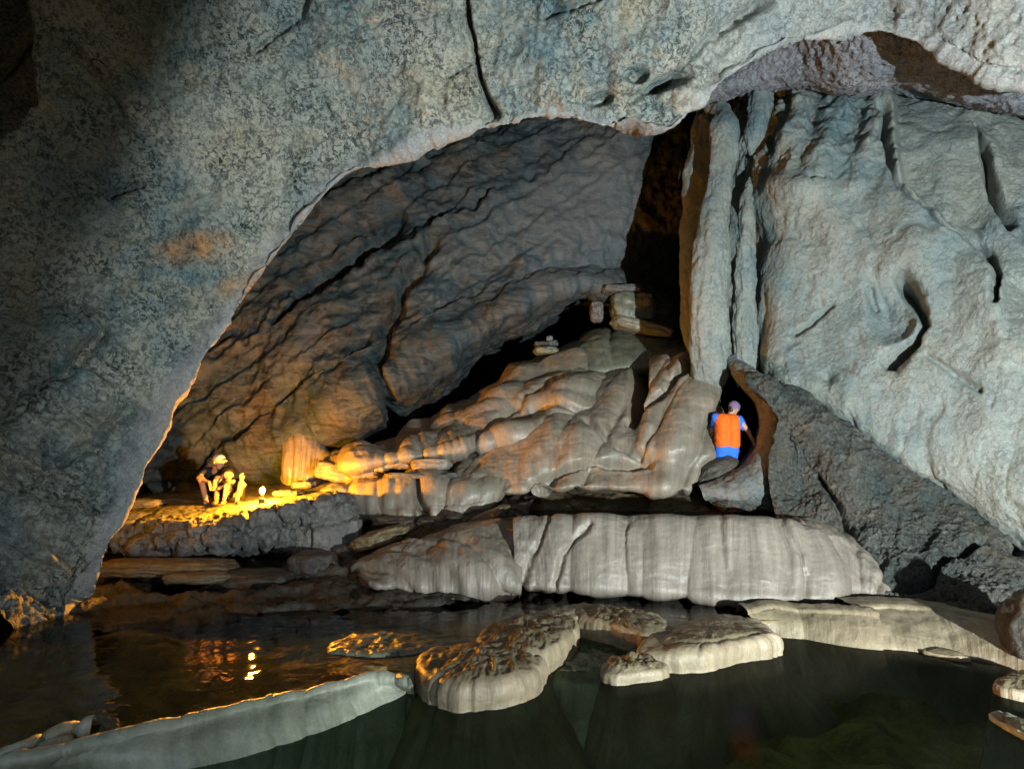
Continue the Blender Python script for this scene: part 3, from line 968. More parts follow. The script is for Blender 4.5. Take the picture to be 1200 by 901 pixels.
rows = [[(930, 612, 8.2), (968, 618, 8.0), (1000, 640, 7.8), (1030, 672, 7.5), (1046, 694, 7.3)],
        [(935, 614, 7.4), (972, 624, 7.35), (1003, 646, 7.2), (1030, 674, 7.0), (1044, 694, 6.95)],
        [(952, 645, 7.05), (985, 652, 7.0), (1008, 668, 6.95), (1028, 684, 6.85), (1040, 696, 6.85)],
        [(965, 680, 6.9), (990, 684, 6.85), (1010, 690, 6.8), (1026, 696, 6.78), (1036, 700, 6.8)],
        [(968, 700, 6.95), (992, 701, 6.9), (1010, 703, 6.9), (1026, 704, 6.9), (1036, 704, 6.9)]]
o = patch('flowstone_apron', rows, 120, 90, d_tail, M_FLOW, back=0.6)
tag(o, 'pale ribbed tail of flowstone between the broad apron and the dark boulder', 'flowstone')


def d_main(c):
    p = c['p']
    d = folds(c, 0.9, 0.15, 8.0, skew=0.5, sharp=0.8) + 0.12 * fbm(p * 0.9, 3, seed=61) + 0.018 * fbm(p * 6, 4, seed=62) + 0.014 * fbm(p * np.array([5, 5, 22]), 4, 0.6, seed=64)
    hood = sstep(735, 765, c['px'])
    d += hood * folds(c, 1.6, 0.14, 9.0, skew=0.8)
    d -= 0.9 * blob(c, 751, 458, 9, 36, 8, 4)            # dark slit
    d -= 0.22 * groove(c, [(740, 500), (762, 488), (790, 455), (812, 430)], 6)
    d -= 0.14 * groove(c, [(690, 500), (715, 520), (748, 535)], 5)
    d -= 0.16 * groove(c, [(625, 572), (660, 555), (690, 545), (760, 545)], 5)
    d += 0.14 * blob(c, 665, 520, 40, 24, -15)
    d += 0.10 * blob(c, 715, 470, 28, 24)
    step = np.interp(c['px'], [540, 620, 690, 760, 835], [580, 576, 546, 536, 545]) + 6 * c['n1']
    d -= 0.13 * sstep(step - 8, step + 6, c['py'])
    d += 0.025 * fbm(p * 2.6, 3, 0.5, seed=63)
    return d


rows = [[(545, 528, 11.2), (620, 470, 12), (680, 440, 12), (740, 430, 11.6), (795, 418, 11.2), (832, 424, 10.8)],
        [(545, 538, 10.3), (620, 492, 10.7), (680, 468, 10.8), (740, 450, 10.5), (790, 426, 10.3), (830, 428, 10.1)],
        [(544, 548, 9.8), (620, 512, 9.9), (680, 496, 9.9), (742, 490, 9.75), (796, 462, 9.6), (833, 462, 9.6)],
        [(545, 560, 9.45), (620, 540, 9.4), (680, 530, 9.35), (742, 528, 9.25), (798, 510, 9.15), (830, 505, 9.3)],
        [(546, 572, 9.25), (620, 566, 9.15), (680, 556, 9.1), (742, 556, 9.0), (796, 548, 8.9), (822, 540, 9.1)],
        [(548, 580, 9.2), (620, 577, 9.05), (680, 572, 8.95), (742, 574, 8.85), (794, 576, 8.75), (814, 566, 8.95)],
        [(556, 584, 9.7), (620, 583, 9.7), (680, 579, 9.7), (742, 580, 9.6), (794, 582, 9.5), (812, 572, 9.4)]]
o = patch('flowstone_drapery', rows, 330, 190, d_main, M_FLOW3, back=1.0, caps='LR', tint_mask=st_flow)
tag(o, 'wide hooded flowstone drapery of long folds left of the niche', 'flowstone')


def d_ridge(c):
    p = c['p']
    f1, f2 = worley(p * np.array([1.3, 1.2, 1.9]) + 0.7)
    d = 0.28 * (0.62 - f1) + 0.16 * fbm(p * 1.0, 2, seed=65) + 0.016 * fbm(p * 7, 4, seed=66) + 0.014 * fbm(p * np.array([5, 5, 22]), 4, 0.6, seed=64)
    low = sstep(600, 520, c['px'])
    d += low * folds(c, 2.0, 0.09, 3.0, sharp=0.9)
    d += 0.18 * blob(c, 600, 512, 40, 16, -6) + 0.16 * blob(c, 660, 470, 36, 24, -20) + 0.2 * blob(c, 636, 506, 16, 14)
    d -= 0.10 * groove(c, [(545, 535), (575, 500), (610, 470), (660, 445)], 5)
    d -= 0.15 * groove(c, [(620, 480), (650, 478), (690, 490)], 5)
    return d


rows = [[(405, 532, 11.2), (480, 505, 11.6), (550, 468, 12.2), (620, 424, 12.6), (680, 412, 12.6), (735, 440, 12.2)],
        [(402, 535, 10.5), (480, 511, 10.8), (550, 478, 11.1), (618, 434, 11.5), (680, 420, 11.5), (732, 446, 11.3)],
        [(402, 541, 10.0), (485, 524, 10.1), (555, 503, 10.3), (622, 466, 10.6), (682, 452, 10.6), (728, 470, 10.6)],
        [(408, 547, 9.8), (490, 534, 9.8), (562, 522, 9.9), (630, 502, 10.05), (668, 496, 10.1), (712, 500, 10.3)],
        [(414, 549, 10.2), (500, 538, 10.3), (570, 529, 10.5), (634, 512, 10.6), (666, 506, 10.7), (708, 510, 10.8)]]
o = patch('flowstone_ridge', rows, 300, 150, d_ridge, M_FLOW3, back=1.0, caps='LR', tint_mask=st_flow)
tag(o, 'lumpy flowstone ridge climbing to the right above the drapery, orange lit at its low end', 'flowstone')


def d_cap(c):
    p = c['p']
    return folds(c, 1.6, 0.10, 2.0) + 0.10 * fbm(p * 1.2, 3, seed=67) + 0.015 * fbm(p * 7, 3, seed=68)


rows = [[(640, 430, 12.8), (690, 392, 13.2), (740, 390, 13.2), (790, 400, 12.8), (830, 404, 12)],
        [(645, 434, 12.0), (692, 396, 12.3), (742, 394, 12.3), (790, 404, 11.9), (826, 408, 11.4)],
        [(655, 440, 11.5), (695, 414, 11.6), (742, 410, 11.6), (784, 412, 11.4), (815, 412, 11.1)],
        [(675, 446, 11.2), (705, 434, 11.2), (742, 430, 11.2), (778, 424, 11.1), (808, 418, 11.0)],
        [(690, 450, 11.6), (712, 442, 11.6), (745, 438, 11.6), (778, 432, 11.5), (805, 424, 11.4)]]
o = patch('flowstone_dome', rows, 180, 110, d_cap, M_FLOW2, back=0.7, caps='LR', tint_mask=st_flow)
tag(o, 'smooth greenish flowstone cap at the top of the slope', 'flowstone')

# blocks in the dark gap above the cap
def stone(px, py, d, wpx, hpx, depth, mat, label, seed, cat='rock', name='rock', sub=5, amp=0.25, facet=0.3, boxy=0.4, tilt=0.0, freq=1.4, rot=0.0, group=None):
    s_ = d / F
    o = boulder(name, P(px, py, d), (wpx / 2 * s_, depth / 2, hpx / 2 * s_), mat, sub, amp, freq, seed, rot, facet, boxy, tilt)
    tag(o, label, cat, group)
    return o


stone(699, 366, 12.2, 18, 28, 0.4, M_LEDGE, 'small upright squared block left of the wide pale block in the dark gap', 1.2, boxy=0.45, amp=0.3, facet=0.5)
stone(740, 362, 12.2, 60, 44, 0.7, M_FLOW2, 'wide pale squared block in the dark gap below the far wall', 2.2, boxy=0.45, amp=0.3, facet=0.5)
stone(728, 341, 12.2, 58, 11, 0.7, M_LEDGE, 'flat slab lying on top of the wide pale block', 3.2, boxy=0.45, amp=0.3, facet=0.5)
stone(752, 386, 12.0, 86, 18, 0.8, M_FLOW2, 'long wedge of rock sloping down right beneath the wide pale block', 4.2, amp=0.25, tilt=0.25)
stone(640, 412, 12.0, 34, 10, 0.5, M_FLOW2, 'lower flat stone of the small heap left of the green cap', 5.2)
stone(636, 404, 12.1, 24, 6, 0.4, M_BOULD, 'thin dark plate on the small heap left of the green cap', 6.2, boxy=0.6)
stone(648, 403, 12.05, 14, 8, 0.3, M_LEDGE, 'rounded grey stone on the small heap left of the green cap', 7.2)
stone(644, 397, 12.05, 9, 7, 0.2, M_DOME, 'bluish pebble crowning the small heap left of the green cap', 8.2, sub=4)

# ------------------------------------------------------------------ basin behind the apron
def d_under(c):
    p = c['p']
    return 0.12 * fbm(p * 1.6, 4, seed=71) + 0.05 * fbm(p * 5, 4, 0.6, ridged=True, seed=72)


rows = [[(560, 575, 10.2), (640, 572, 10.3), (720, 570, 10.2), (800, 572, 10), (880, 575, 9.8), (940, 580, 9.4)],
        [(560, 590, 9.8), (640, 585, 9.9), (720, 585, 9.8), (800, 585, 9.6), (880, 588, 9.4), (940, 592, 9.0)],
        [(560, 604, 9.6), (640, 600, 9.6), (720, 600, 9.5), (800, 600, 9.3), (880, 600, 9.1), (940, 604, 8.8)],
        [(560, 620, 9.5), (640, 612, 9.5), (720, 612, 9.4), (800, 612, 9.2), (880, 612, 9.0), (940, 616, 8.8)]]
o = patch('basin_wall', rows, 160, 60, d_under, M_BROWN, back=0.8)
tag(o, 'brown undercut wall behind the small basin above the apron', 'rock')
bz = 0.945
pts = [(-0.1, 7.7), (0.9, 7.6), (2.0, 7.4), (2.9, 7.2), (3.6, 7.5), (4.0, 8.6), (3.6, 9.6), (1.5, 10), (-0.4, 10)]


def water(name, pts, z, mat, label):
    import bmesh
    bm = bmesh.new()
    vs = [bm.verts.new((x, y, z)) for x, y in pts]
    f = bm.faces.new(vs)
    if f.normal.z < 0:
        f.normal_flip()
    bm.normal_update()
    if f.normal.z < 0:
        f.normal_flip()
    bmesh.ops.triangulate(bm, faces=bm.faces[:])
    me = bpy.data.meshes.new(name)
    bm.to_mesh(me)
    bm.free()
    me.materials.append(mat)
    o = bpy.data.objects.new(name, me)
    COL.objects.link(o)
    tag(o, label, kind='structure')
    return o


water('basin_water', pts, bz, M_WATER2, 'still water in the small basin above the apron')

# ------------------------------------------------------------------ left bank with the lantern
def d_ledge(c):
    p = c['p']
    front = sstep(2.2, 3.2, c['tv'])
    q = p * np.array([1.5, 1.5, 5.0])
    d = 0.06 * fbm(p * 1.1, 4, seed=81) + 0.05 * fbm(p * 4, 4, 0.6, ridged=True, seed=82) * (0.3 + 0.7 * front)
    d = d + front * 0.10 * fbm(q, 4, 0.6, ridged=True, seed=83)
    f1, f2 = worley(p * 2.6)
    d = d - front * 0.10 * sstep(0.12, 0.0, f2 - f1)
    d += 0.02 * fbm(p * 12, 3, seed=84)
    return d


rows = [[(120, 585, 11.51), (200, 575, 11.51), (270, 570, 11.51), (330, 566, 12.09), (400, 556, 11.72)],
        [(120, 594, 10.27), (200, 587, 10.09), (265, 585, 9.91), (320, 582, 9.73), (400, 566, 10.23)],
        [(125, 603, 9.20), (200, 599, 9.03), (265, 594, 9.03), (315, 588, 8.94), (400, 577, 9.49)],
        [(130, 617, 8.50), (200, 617, 8.19), (265, 612, 8.14), (320, 601, 8.23), (400, 586, 8.84)],
        [(128, 627, 8.32), (200, 630, 8.04), (265, 625, 8.01), (330, 615, 8.51), (400, 608, 8.74)],
        [(120, 638, 8.23), (200, 642, 8.01), (265, 639, 8.01), (330, 637, 8.51), (400, 640, 8.65)],
        [(115, 643, 8.85), (200, 645, 8.76), (265, 643, 8.76), (330, 641, 9.30), (400, 646, 9.30)]]
o = patch('rock_ledge', rows, 300, 170, d_ledge, M_LEDGE, back=0.8, caps='R')
tag(o, 'long grey rock ledge on the left carrying the seated pair and the lantern', 'rock ledge')


def d_bank(c):
    p = c['p']
    q = p * np.array([0.9, 1.2, 3.5])
    return 0.22 * fbm(q, 4, 0.55, ridged=True, seed=85) + 0.08 * fbm(p * 3, 4, seed=86) + 0.02 * fbm(p * 10, 3, seed=87)


rows = [[(40, 640, 11), (180, 640, 10.8), (300, 638, 10.7), (420, 620, 10.4), (520, 600, 9.8), (640, 592, 9.6)],
        [(60, 655, 10), (180, 655, 9.9), (300, 652, 9.9), (420, 635, 9.5), (510, 610, 9.2), (630, 600, 9.2)],
        [(70, 672, 9), (180, 675, 8.9), (300, 672, 8.8), (410, 655, 8.7), (500, 630, 8.6), (620, 608, 8.7)],
        [(70, 690, 7.9), (180, 694, 7.9), (300, 692, 7.8), (400, 680, 7.8), (490, 660, 7.9), (610, 630, 8.2)],
        [(60, 712, 6.9), (180, 715, 7.0), (300, 712, 7.0), (400, 705, 7.1), (490, 695, 7.2), (600, 690, 7.5)],
        [(40, 745, 6.3), (180, 745, 6.4), (300, 740, 6.4), (400, 735, 6.5), (490, 725, 6.7), (600, 715, 7.0)]]
o = patch('shore', rows, 300, 140, d_bank, M_SHORE)
tag(o, 'dark stepped rock bank between the ledge and the pool', kind='structure')

stone(186, 644, 8.3, 60, 17, 0.6, M_LEDGE, 'flat grey-brown slab just under the ledge, upper of the two on the left bank', 11.1, boxy=0.4, amp=0.3)
stone(195, 664, 7.8, 170, 20, 0.7, M_BROWN, 'long low orange-lit slab below the ledge, lower of the two on the left bank', 12.4, amp=0.35, facet=0.2)
stone(232, 676, 7.5, 80, 14, 0.5, M_BROWN, 'short tongue of rock at the right end of the long orange-lit slab', 14.4, amp=0.3)
stone(300, 682, 7.7, 110, 30, 0.7, M_SHORE, 'dark rounded rock rising from the far edge of the pool', 13.1, amp=0.35)
stone(368, 664, 8.0, 60, 40, 0.6, M_SHORE, 'dark blocky rock beneath the right end of the ledge', 14.1, amp=0.35, facet=0.4)
stone(390, 688, 7.6, 44, 26, 0.5, M_SHORE, 'dark rock at the waterline left of the wrinkled lobe', 15.1, amp=0.3)
stone(412, 622, 8.8, 26, 34, 0.4, M_LEDGE, 'narrow upright stone with an orange-lit side right of the ledge', 16.1, amp=0.25, boxy=0.5)
stone(404, 648, 8.5, 30, 24, 0.4, M_SHORE, 'small black stone under the narrow upright stone', 17.1, amp=0.3)
stone(165, 590, 9.7, 60, 12, 0.6, M_LEDGE, 'low rock in the shadow at the left end of the ledge', 18.1, amp=0.3)
stone(158, 606, 8.8, 40, 12, 0.5, M_LEDGE, 'orange-lit rock at the left tip of the ledge', 19.1, amp=0.35)
stone(338, 578, 9.3, 36, 8, 0.4, M_LEDGE, 'low jagged stone right beside the lantern', 20.1, amp=0.6, facet=0.6)
stone(356, 568, 9.9, 30, 10, 0.4, M_LEDGE, 'jagged reddish stone behind the low stone by the lantern', 21.1, amp=0.4, facet=0.5)


def d_cone(c):
    p = c['p']
    return folds(c, 5.0, 0.10, 3.0) + 0.06 * fbm(p * 2, 3, seed=91)


rows = [[(340, 520, 11.4), (352, 505, 11.5), (372, 520, 11.4), (392, 545, 11.2)],
        [(337, 518, 11.0), (352, 508, 11.0), (370, 520, 11.0), (390, 546, 10.9)],
        [(337, 530, 10.8), (352, 526, 10.75), (370, 536, 10.75), (388, 554, 10.7)],
        [(336, 548, 10.7), (352, 548, 10.62), (368, 554, 10.6), (384, 564, 10.6)],
        [(336, 566, 10.7), (350, 568, 10.6), (366, 570, 10.6), (380, 572, 10.6)]]
o = patch('draped_boulder', rows, 110, 90, d_cone, M_FLOW3, back=0.6, caps='LR')
tag(o, 'ribbed cone-shaped boulder glowing orange right of the lantern', 'boulder')
stone(398, 554, 10.4, 66, 26, 0.7, M_FLOW3, 'rounded orange-lit boulder at the foot of the ribbed cone', 22.1, amp=0.3, tilt=0.2)
stone(430, 556, 10.1, 44, 12, 0.5, M_FLOW3, 'flat orange-lit stone between the rounded boulder and the flowstone ridge', 23.1, amp=0.35)
stone(462, 543, 10.0, 54, 15, 0.5, M_FLOW3, 'squat orange lump tucked under the low end of the flowstone ridge', 24.1, amp=0.35)
stone(506, 544, 9.75, 52, 16, 0.5, M_FLOW3, 'grey mushroom-shaped stone under the flowstone ridge', 25.1, amp=0.25)
stone(448, 546, 9.9, 20, 16, 0.3, M_FLOW3, 'small knobbly orange stone beside the squat lump', 26.1, amp=0.45)
stone(497, 557, 9.5, 100, 8, 0.6, M_LEDGE, 'thin dark ledge slab lying on the long flowstone', 27.1, amp=0.3, boxy=0.5)
stone(395, 590, 9.7, 46, 50, 0.6, M_FLOW2, 'grey rounded boulder with curved ribs right of the lantern', 28.1, amp=0.2, boxy=0.3)


def d_long(c):
    p = c['p']
    return folds(c, 2.0, 0.16, 5.5) + 0.10 * fbm(p * 1.4, 3, seed=93) + 0.02 * fbm(p * 6, 3, seed=94) - 0.2 * groove(c, [(490, 565), (492, 590), (500, 608)], 4)


rows = [[(410, 566, 10.2), (450, 562, 10.2), (500, 558, 10.1), (550, 556, 10), (582, 560, 9.9)],
        [(411, 570, 9.7), (450, 566, 9.6), (500, 562, 9.5), (550, 561, 9.5), (580, 565, 9.4)],
        [(414, 582, 9.45), (452, 578, 9.3), (500, 576, 9.2), (548, 574, 9.15), (578, 574, 9.2)],
        [(420, 598, 9.4), (455, 597, 9.2), (500, 597, 9.1), (545, 593, 9.1), (572, 585, 9.15)],
        [(425, 607, 9.4), (458, 606, 9.2), (500, 606, 9.1), (542, 601, 9.1), (566, 592, 9.2)],
        [(430, 609, 9.8), (460, 609, 9.7), (500, 609, 9.6), (540, 604, 9.6), (562, 595, 9.6)]]
o = patch('flowstone_bench', rows, 200, 90, d_long, M_FLOW3, back=0.6, caps='LR')
tag(o, 'long rounded flowstone bench, orange at its left end and grey at its right', 'flowstone')
stone(465, 612, 8.9, 60, 16, 0.5, M_SHORE, 'brown lumpy rock below the left end of the long bench', 31.1, amp=0.4, facet=0.4)
stone(520, 612, 8.8, 70, 14, 0.5, M_SHORE, 'brown lumpy rock below the right end of the long bench', 32.1, amp=0.4, facet=0.4)
stone(445, 630, 8.4, 70, 20, 0.6, M_BROWN, 'orange-lit brown rock at the left of the wrinkled lobe', 33.1, amp=0.4, tilt=-0.3)
stone(572, 606, 8.7, 60, 16, 0.5, M_BROWN, 'brown spur reaching down to the top of the wrinkled lobe', 34.1, amp=0.35, tilt=-0.4)

# ------------------------------------------------------------------ pool bed and water
ZU, ZL = 0.14, 0.0
dam = [(-260, 940), (30, 893), (150, 872), (220, 861), (300, 848), (380, 828), (440, 806), (480, 800), (530, 808), (580, 808), (625, 790), (655, 770),
       (675, 745), (690, 733), (730, 742), (770, 758), (820, 755), (870, 742), (930, 735), (1010, 742), (1080, 746), (1150, 752), (1260, 775), (1500, 800)]
dam_xy = [tuple(Z(x, y, 0.06)[:2]) for x, y in dam]
far_xy = [tuple(Z(x, y, ZU)[:2]) for x, y in [(1400, 690), (1200, 690), (1000, 672), (800, 668), (600, 664), (450, 660), (300, 668), (100, 678), (-100, 690), (-300, 720)]]
water('pool', dam_xy + far_xy, ZU, M_WATER, 'clear brown water of the dammed upper pool')
near_xy = [(9, dam_xy[-1][1]), (9, 0.3), (-9, 0.3), (-9, dam_xy[0][1])]
water('pool', [p_ for p_ in dam_xy] + near_xy, ZL, M_WATER2, 'dark still water of the lower pool in front')

nx, ny = 420, 320
xs, ys = np.linspace(-9, 9, nx), np.concatenate([np.linspace(-9, 1.5, 30), np.linspace(1.55, 12, ny - 30)])
X, Y = np.meshgrid(xs, ys)
pb = np.stack([X, Y, np.zeros_like(X)], -1)
dd = np.array(dam_xy)
ydam = np.interp(X, dd[:, 0], dd[:, 1])
up = sstep(-0.15, 0.25, Y - ydam)
zb = -0.48 * (1 - up) + up * (-0.12) + (0.17 + 0.12 * (1 - up)) * fbm(pb * 1.1, 4, seed=95) + 0.06 * fbm(pb * 3.6, 4, seed=96, ridged=True)
bf1, bf2 = worley(pb * 1.5 + 0.2 * fbm(pb * 2, 2, seed=97)[..., None])
zb = zb + (0.16 + 0.1 * (1 - up)) * (0.55 - bf1)
zb = np.minimum(zb, np.where(up > 0.5, 0.08, -0.06))
zb = zb + sstep(-2.2, -4.2, X) * 0.03 + np.exp(-((Y - ydam) / 0.3) ** 2) * 0.18
zb = zb - sstep(1.5, -1, Y) * 0.0
ib = np.arange(X.size).reshape(X.shape)
qb = np.stack([ib[:-1, :-1], ib[:-1, 1:], ib[1:, 1:], ib[1:, :-1]], -1).reshape(-1, 4)
o = mesh_obj('pool_bed', np.stack([X, Y, zb], -1).reshape(-1, 3), qb, M_BED, attrs=dict(tint_mask=np.zeros(X.size), fu=X, fv=Y))
tag(o, 'brown rock bed under the pools', kind='structure')

# ------------------------------------------------------------------ rimstone dams
def d_rimf(amp_top, seed, fold=0.05, ff=5.0):
    def f(c):
        p = c['p']
        top = sstep(2.3, 1.6, c['tv'])
        return top * amp_top * fbm(p * np.array([6, 4, 6]), 4, 0.6, ridged=True, seed=seed) + 0.03 * fbm(p * 2.6, 3, seed=seed + 1) \
            + (1 - top) * folds(c, ff, fold, seed) + 0.006 * fbm(p * 14, 3, seed=seed + 2)
    return f


def rimstone(label, crest, base, zc, mat, seed, top_back=22, amp=0.03, nu=200, nv=90, fold=0.045, ff=5.0, thick=0.35, lipz=0.02, name='rimstone_dam', zb=ZL, inner=None):
    """a dam: from under the upper water over the crest, down the face, under the lower water"""
    cr = [Z(x, y, zc) for x, y in crest]
    ba = [Z(x, y, zb) for x, y in base]
    if inner:
        tb = [Z(x, y, zc + 0.005) for x, y in inner]
    else:
        tb = [c + np.array([0, thick * 0.5, 0.01]) for c in cr]
    rows = [[t + np.array([0, 0.30, -0.30]) for t in tb], [t + np.array([0, 0.05, -0.04]) for t in tb], tb, cr,
            [c * 0.9 + b * 0.1 + np.array([0, 0, -0.01]) for c, b in zip(cr, ba)],
            [(c * 0.45 + b * 0.55) + np.array([0, -0.035, 0.018]) for c, b in zip(cr, ba)], ba,
            [b + np.array([0, -0.05, -0.12]) for b in ba], [b + np.array([0, -0.30, -0.7]) for b in ba]]
    o = patch(name, rows, nu, nv, d_rimf(amp, seed, fold, ff), mat)
    tag(o, label, 'rimstone')
    return o


rimstone('long green-grey rimstone dam curving along the front of the brown pool',
         [(-150, 905), (30, 888), (100, 872), (150, 862), (220, 846), (290, 829), (350, 816), (400, 803), (440, 795), (478, 799)],
         [(-150, 940), (20, 912), (90, 905), (140, 906), (220, 898), (300, 880), (360, 862), (410, 841), (450, 822), (486, 806)],
         0.165, M_RIMG, 1.0, nu=420, nv=130, fold=0.03, ff=2.2, thick=0.08)
rimstone('low inner rimstone step at the left end of the long dam',
         [(-60, 902), (10, 884), (50, 868), (80, 857), (106, 852)], [(-60, 915), (14, 896), (56, 881), (86, 868), (108, 854)], 0.165, M_RIMG, 2.0, zb=0.10, nu=160, thick=0.08)


def mound(label, outline, zt, mat, seed, zb=ZL, nu=200, top=0.05, rough_top=0.05, nr=70, fold=0.016, ff=4.0, dome=0.03, shrink=0.10, name='rimstone_mound', mat_top=None):
    """flat-topped rimstone mound standing in the water; outline = waterline (front part seen) as pixels"""
    O = np.array([Z(x, y, zb) for x, y in outline])
    n = len(O)
    t = np.linspace(0, n, nu, endpoint=False)
    k = np.floor(t).astype(int)
    f = (t - k)[:, None]
    g = lambda o_: O[(k + o_) % n]
    R = 0.5 * ((2 * g(0)) + (-g(-1) + g(1)) * f + (2 * g(-1) - 5 * g(0) + 4 * g(1) - g(2)) * f ** 2 + (-g(-1) + 3 * g(0) - 3 * g(1) + g(2)) * f ** 3)
    cen = R.mean(0)
    aa = np.linspace(0, 2 * pi, nu, endpoint=False)
    wob = fbm(np.stack([np.cos(aa) * 1.6, np.sin(aa) * 1.6, np.full(nu, seed)], 1), 4, 0.6)
    R = cen + (R - cen) * (1 + 0.10 * wob)[:, None]
    h = zt - zb
    #          radial factor, height
    prof = [(1.9, -0.62), (1.38, -0.30), (1.12, -0.09), (1.0, 0.0), (1.02, 0.35 * h), (1.0, 0.75 * h), (1 - shrink * 0.5, h * 0.97), (1 - shrink * 1.6, h * 1.0),
            (0.6, h + dome * 0.6), (0.3, h + dome * 0.95), (0.02, h + dome)]
    pr = np.array(prof)
    W = spline_w(len(pr), even_t(np.hypot(np.diff(pr[:, 0]), np.diff(pr[:, 1])), nr))
    q = W @ pr
    Gm = cen + (R - cen)[None] * q[:, 0][:, None, None]
    Gm[..., 2] = zb + q[:, 1][:, None]
    n_ = grid_normals(Gm)
    up_ = n_[-5, :, 2].mean()
    if up_ < 0:
        n_ = -n_
    ang = np.broadcast_to(np.linspace(0, 2 * pi, nu, endpoint=False)[None], Gm.shape[:2])
    size = np.linalg.norm(R - cen, axis=1).mean()
    topm = sstep(1 - shrink * 0.5, 1 - shrink * 1.7, q[:, 0])[:, None] * np.ones_like(ang)
    side = 1 - topm
    cyc = np.stack([np.cos(ang) * size * ff, np.sin(ang) * size * ff, Gm[..., 2] * 0.8], -1)
    d = side * fold * (1 - np.exp(-np.abs(perlin(cyc + seed)) * 3)) + 0.03 * fbm(Gm * 2.4, 3, seed=seed) + side * 0.010 * fbm(Gm * np.array([16, 16, 9]), 3, 0.6, seed=seed + 3)
    d = d + topm * rough_top * (fbm(Gm * np.array([7, 4.5, 7]), 4, 0.6, ridged=True, seed=seed + 1))
    Gm = Gm + n_ * d[..., None]
    ii_ = np.arange(nr * nu).reshape(nr, nu)
    jj_ = np.roll(ii_, -1, 1)
    qd = np.stack([ii_[:-1], jj_[:-1], jj_[1:], ii_[1:]], -1).reshape(-1, 4)
    if up_ < 0:
        qd = qd[:, ::-1]
    V = Gm.reshape(-1, 3)
    last = ii_[-1]
    o = mesh_obj(name, V, qd, mat, attrs=dict(fu=(ang * size), fv=Gm[..., 2] * 2, tint_mask=topm * 0.85))
    tag(o, label, 'rimstone')
    return o


mound('round flat-topped rimstone mound nearest the camera with a crinkled olive top',
      [(488, 800), (500, 822), (530, 833), (565, 832), (600, 826), (630, 812), (634, 796), (610, 784), (560, 776), (510, 782)], 0.165, M_RIM, 1.0, rough_top=0.045)
mound('crinkled rimstone mound behind the round nearest one',
      [(560, 782), (580, 792), (612, 800), (640, 790), (662, 776), (674, 762), (660, 748), (620, 742), (580, 750), (562, 766)], 0.18, M_RIM, 2.2, rough_top=0.045)
mound('small oval rimstone knob at the upper right of the crinkled mound',
      [(632, 752), (648, 764), (664, 766), (676, 758), (672, 744), (650, 734), (632, 738)], 0.16, M_RIM, 3.1, rough_top=0.03, nu=140)
mound('thin pale rimstone spur pointing right in the mid pool',
      [(594, 738), (610, 741), (640, 737), (670, 731), (686, 724), (684, 715), (650, 717), (620, 728)], 0.175, M_RIM, 4.4, rough_top=0.02, nu=140, zb=0.12, shrink=0.2)
mound('pale rimstone block between the thin spur and the long slab',
      [(668, 738), (690, 748), (712, 754), (740, 764), (768, 770), (784, 758), (775, 744), (740, 736), (700, 728), (676, 728)], 0.18, M_RIM, 5.1, rough_top=0.04, shrink=0.15)
mound('long smooth cream rimstone slab with a pointed right end',
      [(750, 782), (790, 789), (830, 786), (870, 776), (905, 770), (914, 764), (890, 746), (850, 738), (800, 748), (760, 764)], 0.165, M_RIM, 6.3, rough_top=0.02, shrink=0.2, fold=0.025)
mound('small jagged white rimstone islet in front of the long slab',
      [(706, 797), (722, 803), (750, 800), (776, 796), (782, 790), (760, 782), (730, 781), (710, 788)], 0.08, M_RIM, 7.2, rough_top=0.06, shrink=0.2, nu=140)
mound('brown sunken rimstone mound under the dark water beside the round one',
      [(640, 835), (680, 845), (730, 842), (750, 825), (735, 800), (700, 785), (660, 790), (640, 810)], -0.05, M_RIMG, 8.2, zb=-0.3, rough_top=0.04)
mound('sunken olive shelf left of the round mound',
      [(345, 792), (400, 800), (470, 800), (530, 790), (560, 770), (500, 754), (420, 752), (360, 768)], 0.11, M_RIMG, 9.4, zb=0.0, rough_top=0.04, shrink=0.3)
rimstone('cream rimstone dam with soft panels right of the long slab',
         [(874, 716), (905, 712), (950, 715), (1000, 719), (1030, 722)], [(886, 742), (915, 745), (955, 750), (1000, 757), (1034, 760)],
         0.215, M_RIM, 11.0, fold=0.04, ff=2)
rimstone('wide tan rimstone ramp reaching the dark boulder on the right',
         [(1000, 712), (1040, 712), (1080, 714), (1120, 719), (1170, 729), (1230, 742)], [(1028, 758), (1060, 760), (1100, 766), (1140, 771), (1180, 780), (1240, 796)],
         0.225, M_RIM, 12.0, fold=0.04, ff=1.6, thick=0.7)
mound('thin pale blade of rimstone breaking the dark water at the right',
      [(1082, 766), (1110, 772), (1136, 775), (1132, 771), (1110, 766), (1090, 763)], 0.03, M_RIM, 13.1, rough_top=0.01, nu=80, nr=40)
mound('pale slanting rimstone edge at the right border of the photo',
      [(1160, 842), (1185, 858), (1215, 872), (1230, 860), (1195, 846), (1170, 838)], 0.03, M_RIMG, 14.1, rough_top=0.02, nu=80, nr=40)
mound('low olive rimstone lump at the right border above the slanting edge',
      [(1166, 812), (1190, 820), (1230, 826), (1240, 806), (1200, 796), (1176, 804)], 0.06, M_RIM, 15.1, rough_top=0.03, nu=100, nr=50)
stone(1212, 742, 5.25, 62, 104, 0.5, M_SHORE, 'wet brown rock at the right border beside the dark boulder', 41.1, amp=0.5, facet=0.4, boxy=0.0, tilt=0.2)

# ------------------------------------------------------------------ people: one smooth skin surface each, clothes over it
def smin(a, b, k):
    h = np.clip(0.5 + 0.5 * (b - a) / k, 0, 1)
    return b * (1 - h) + a * h - k * h * (1 - h)


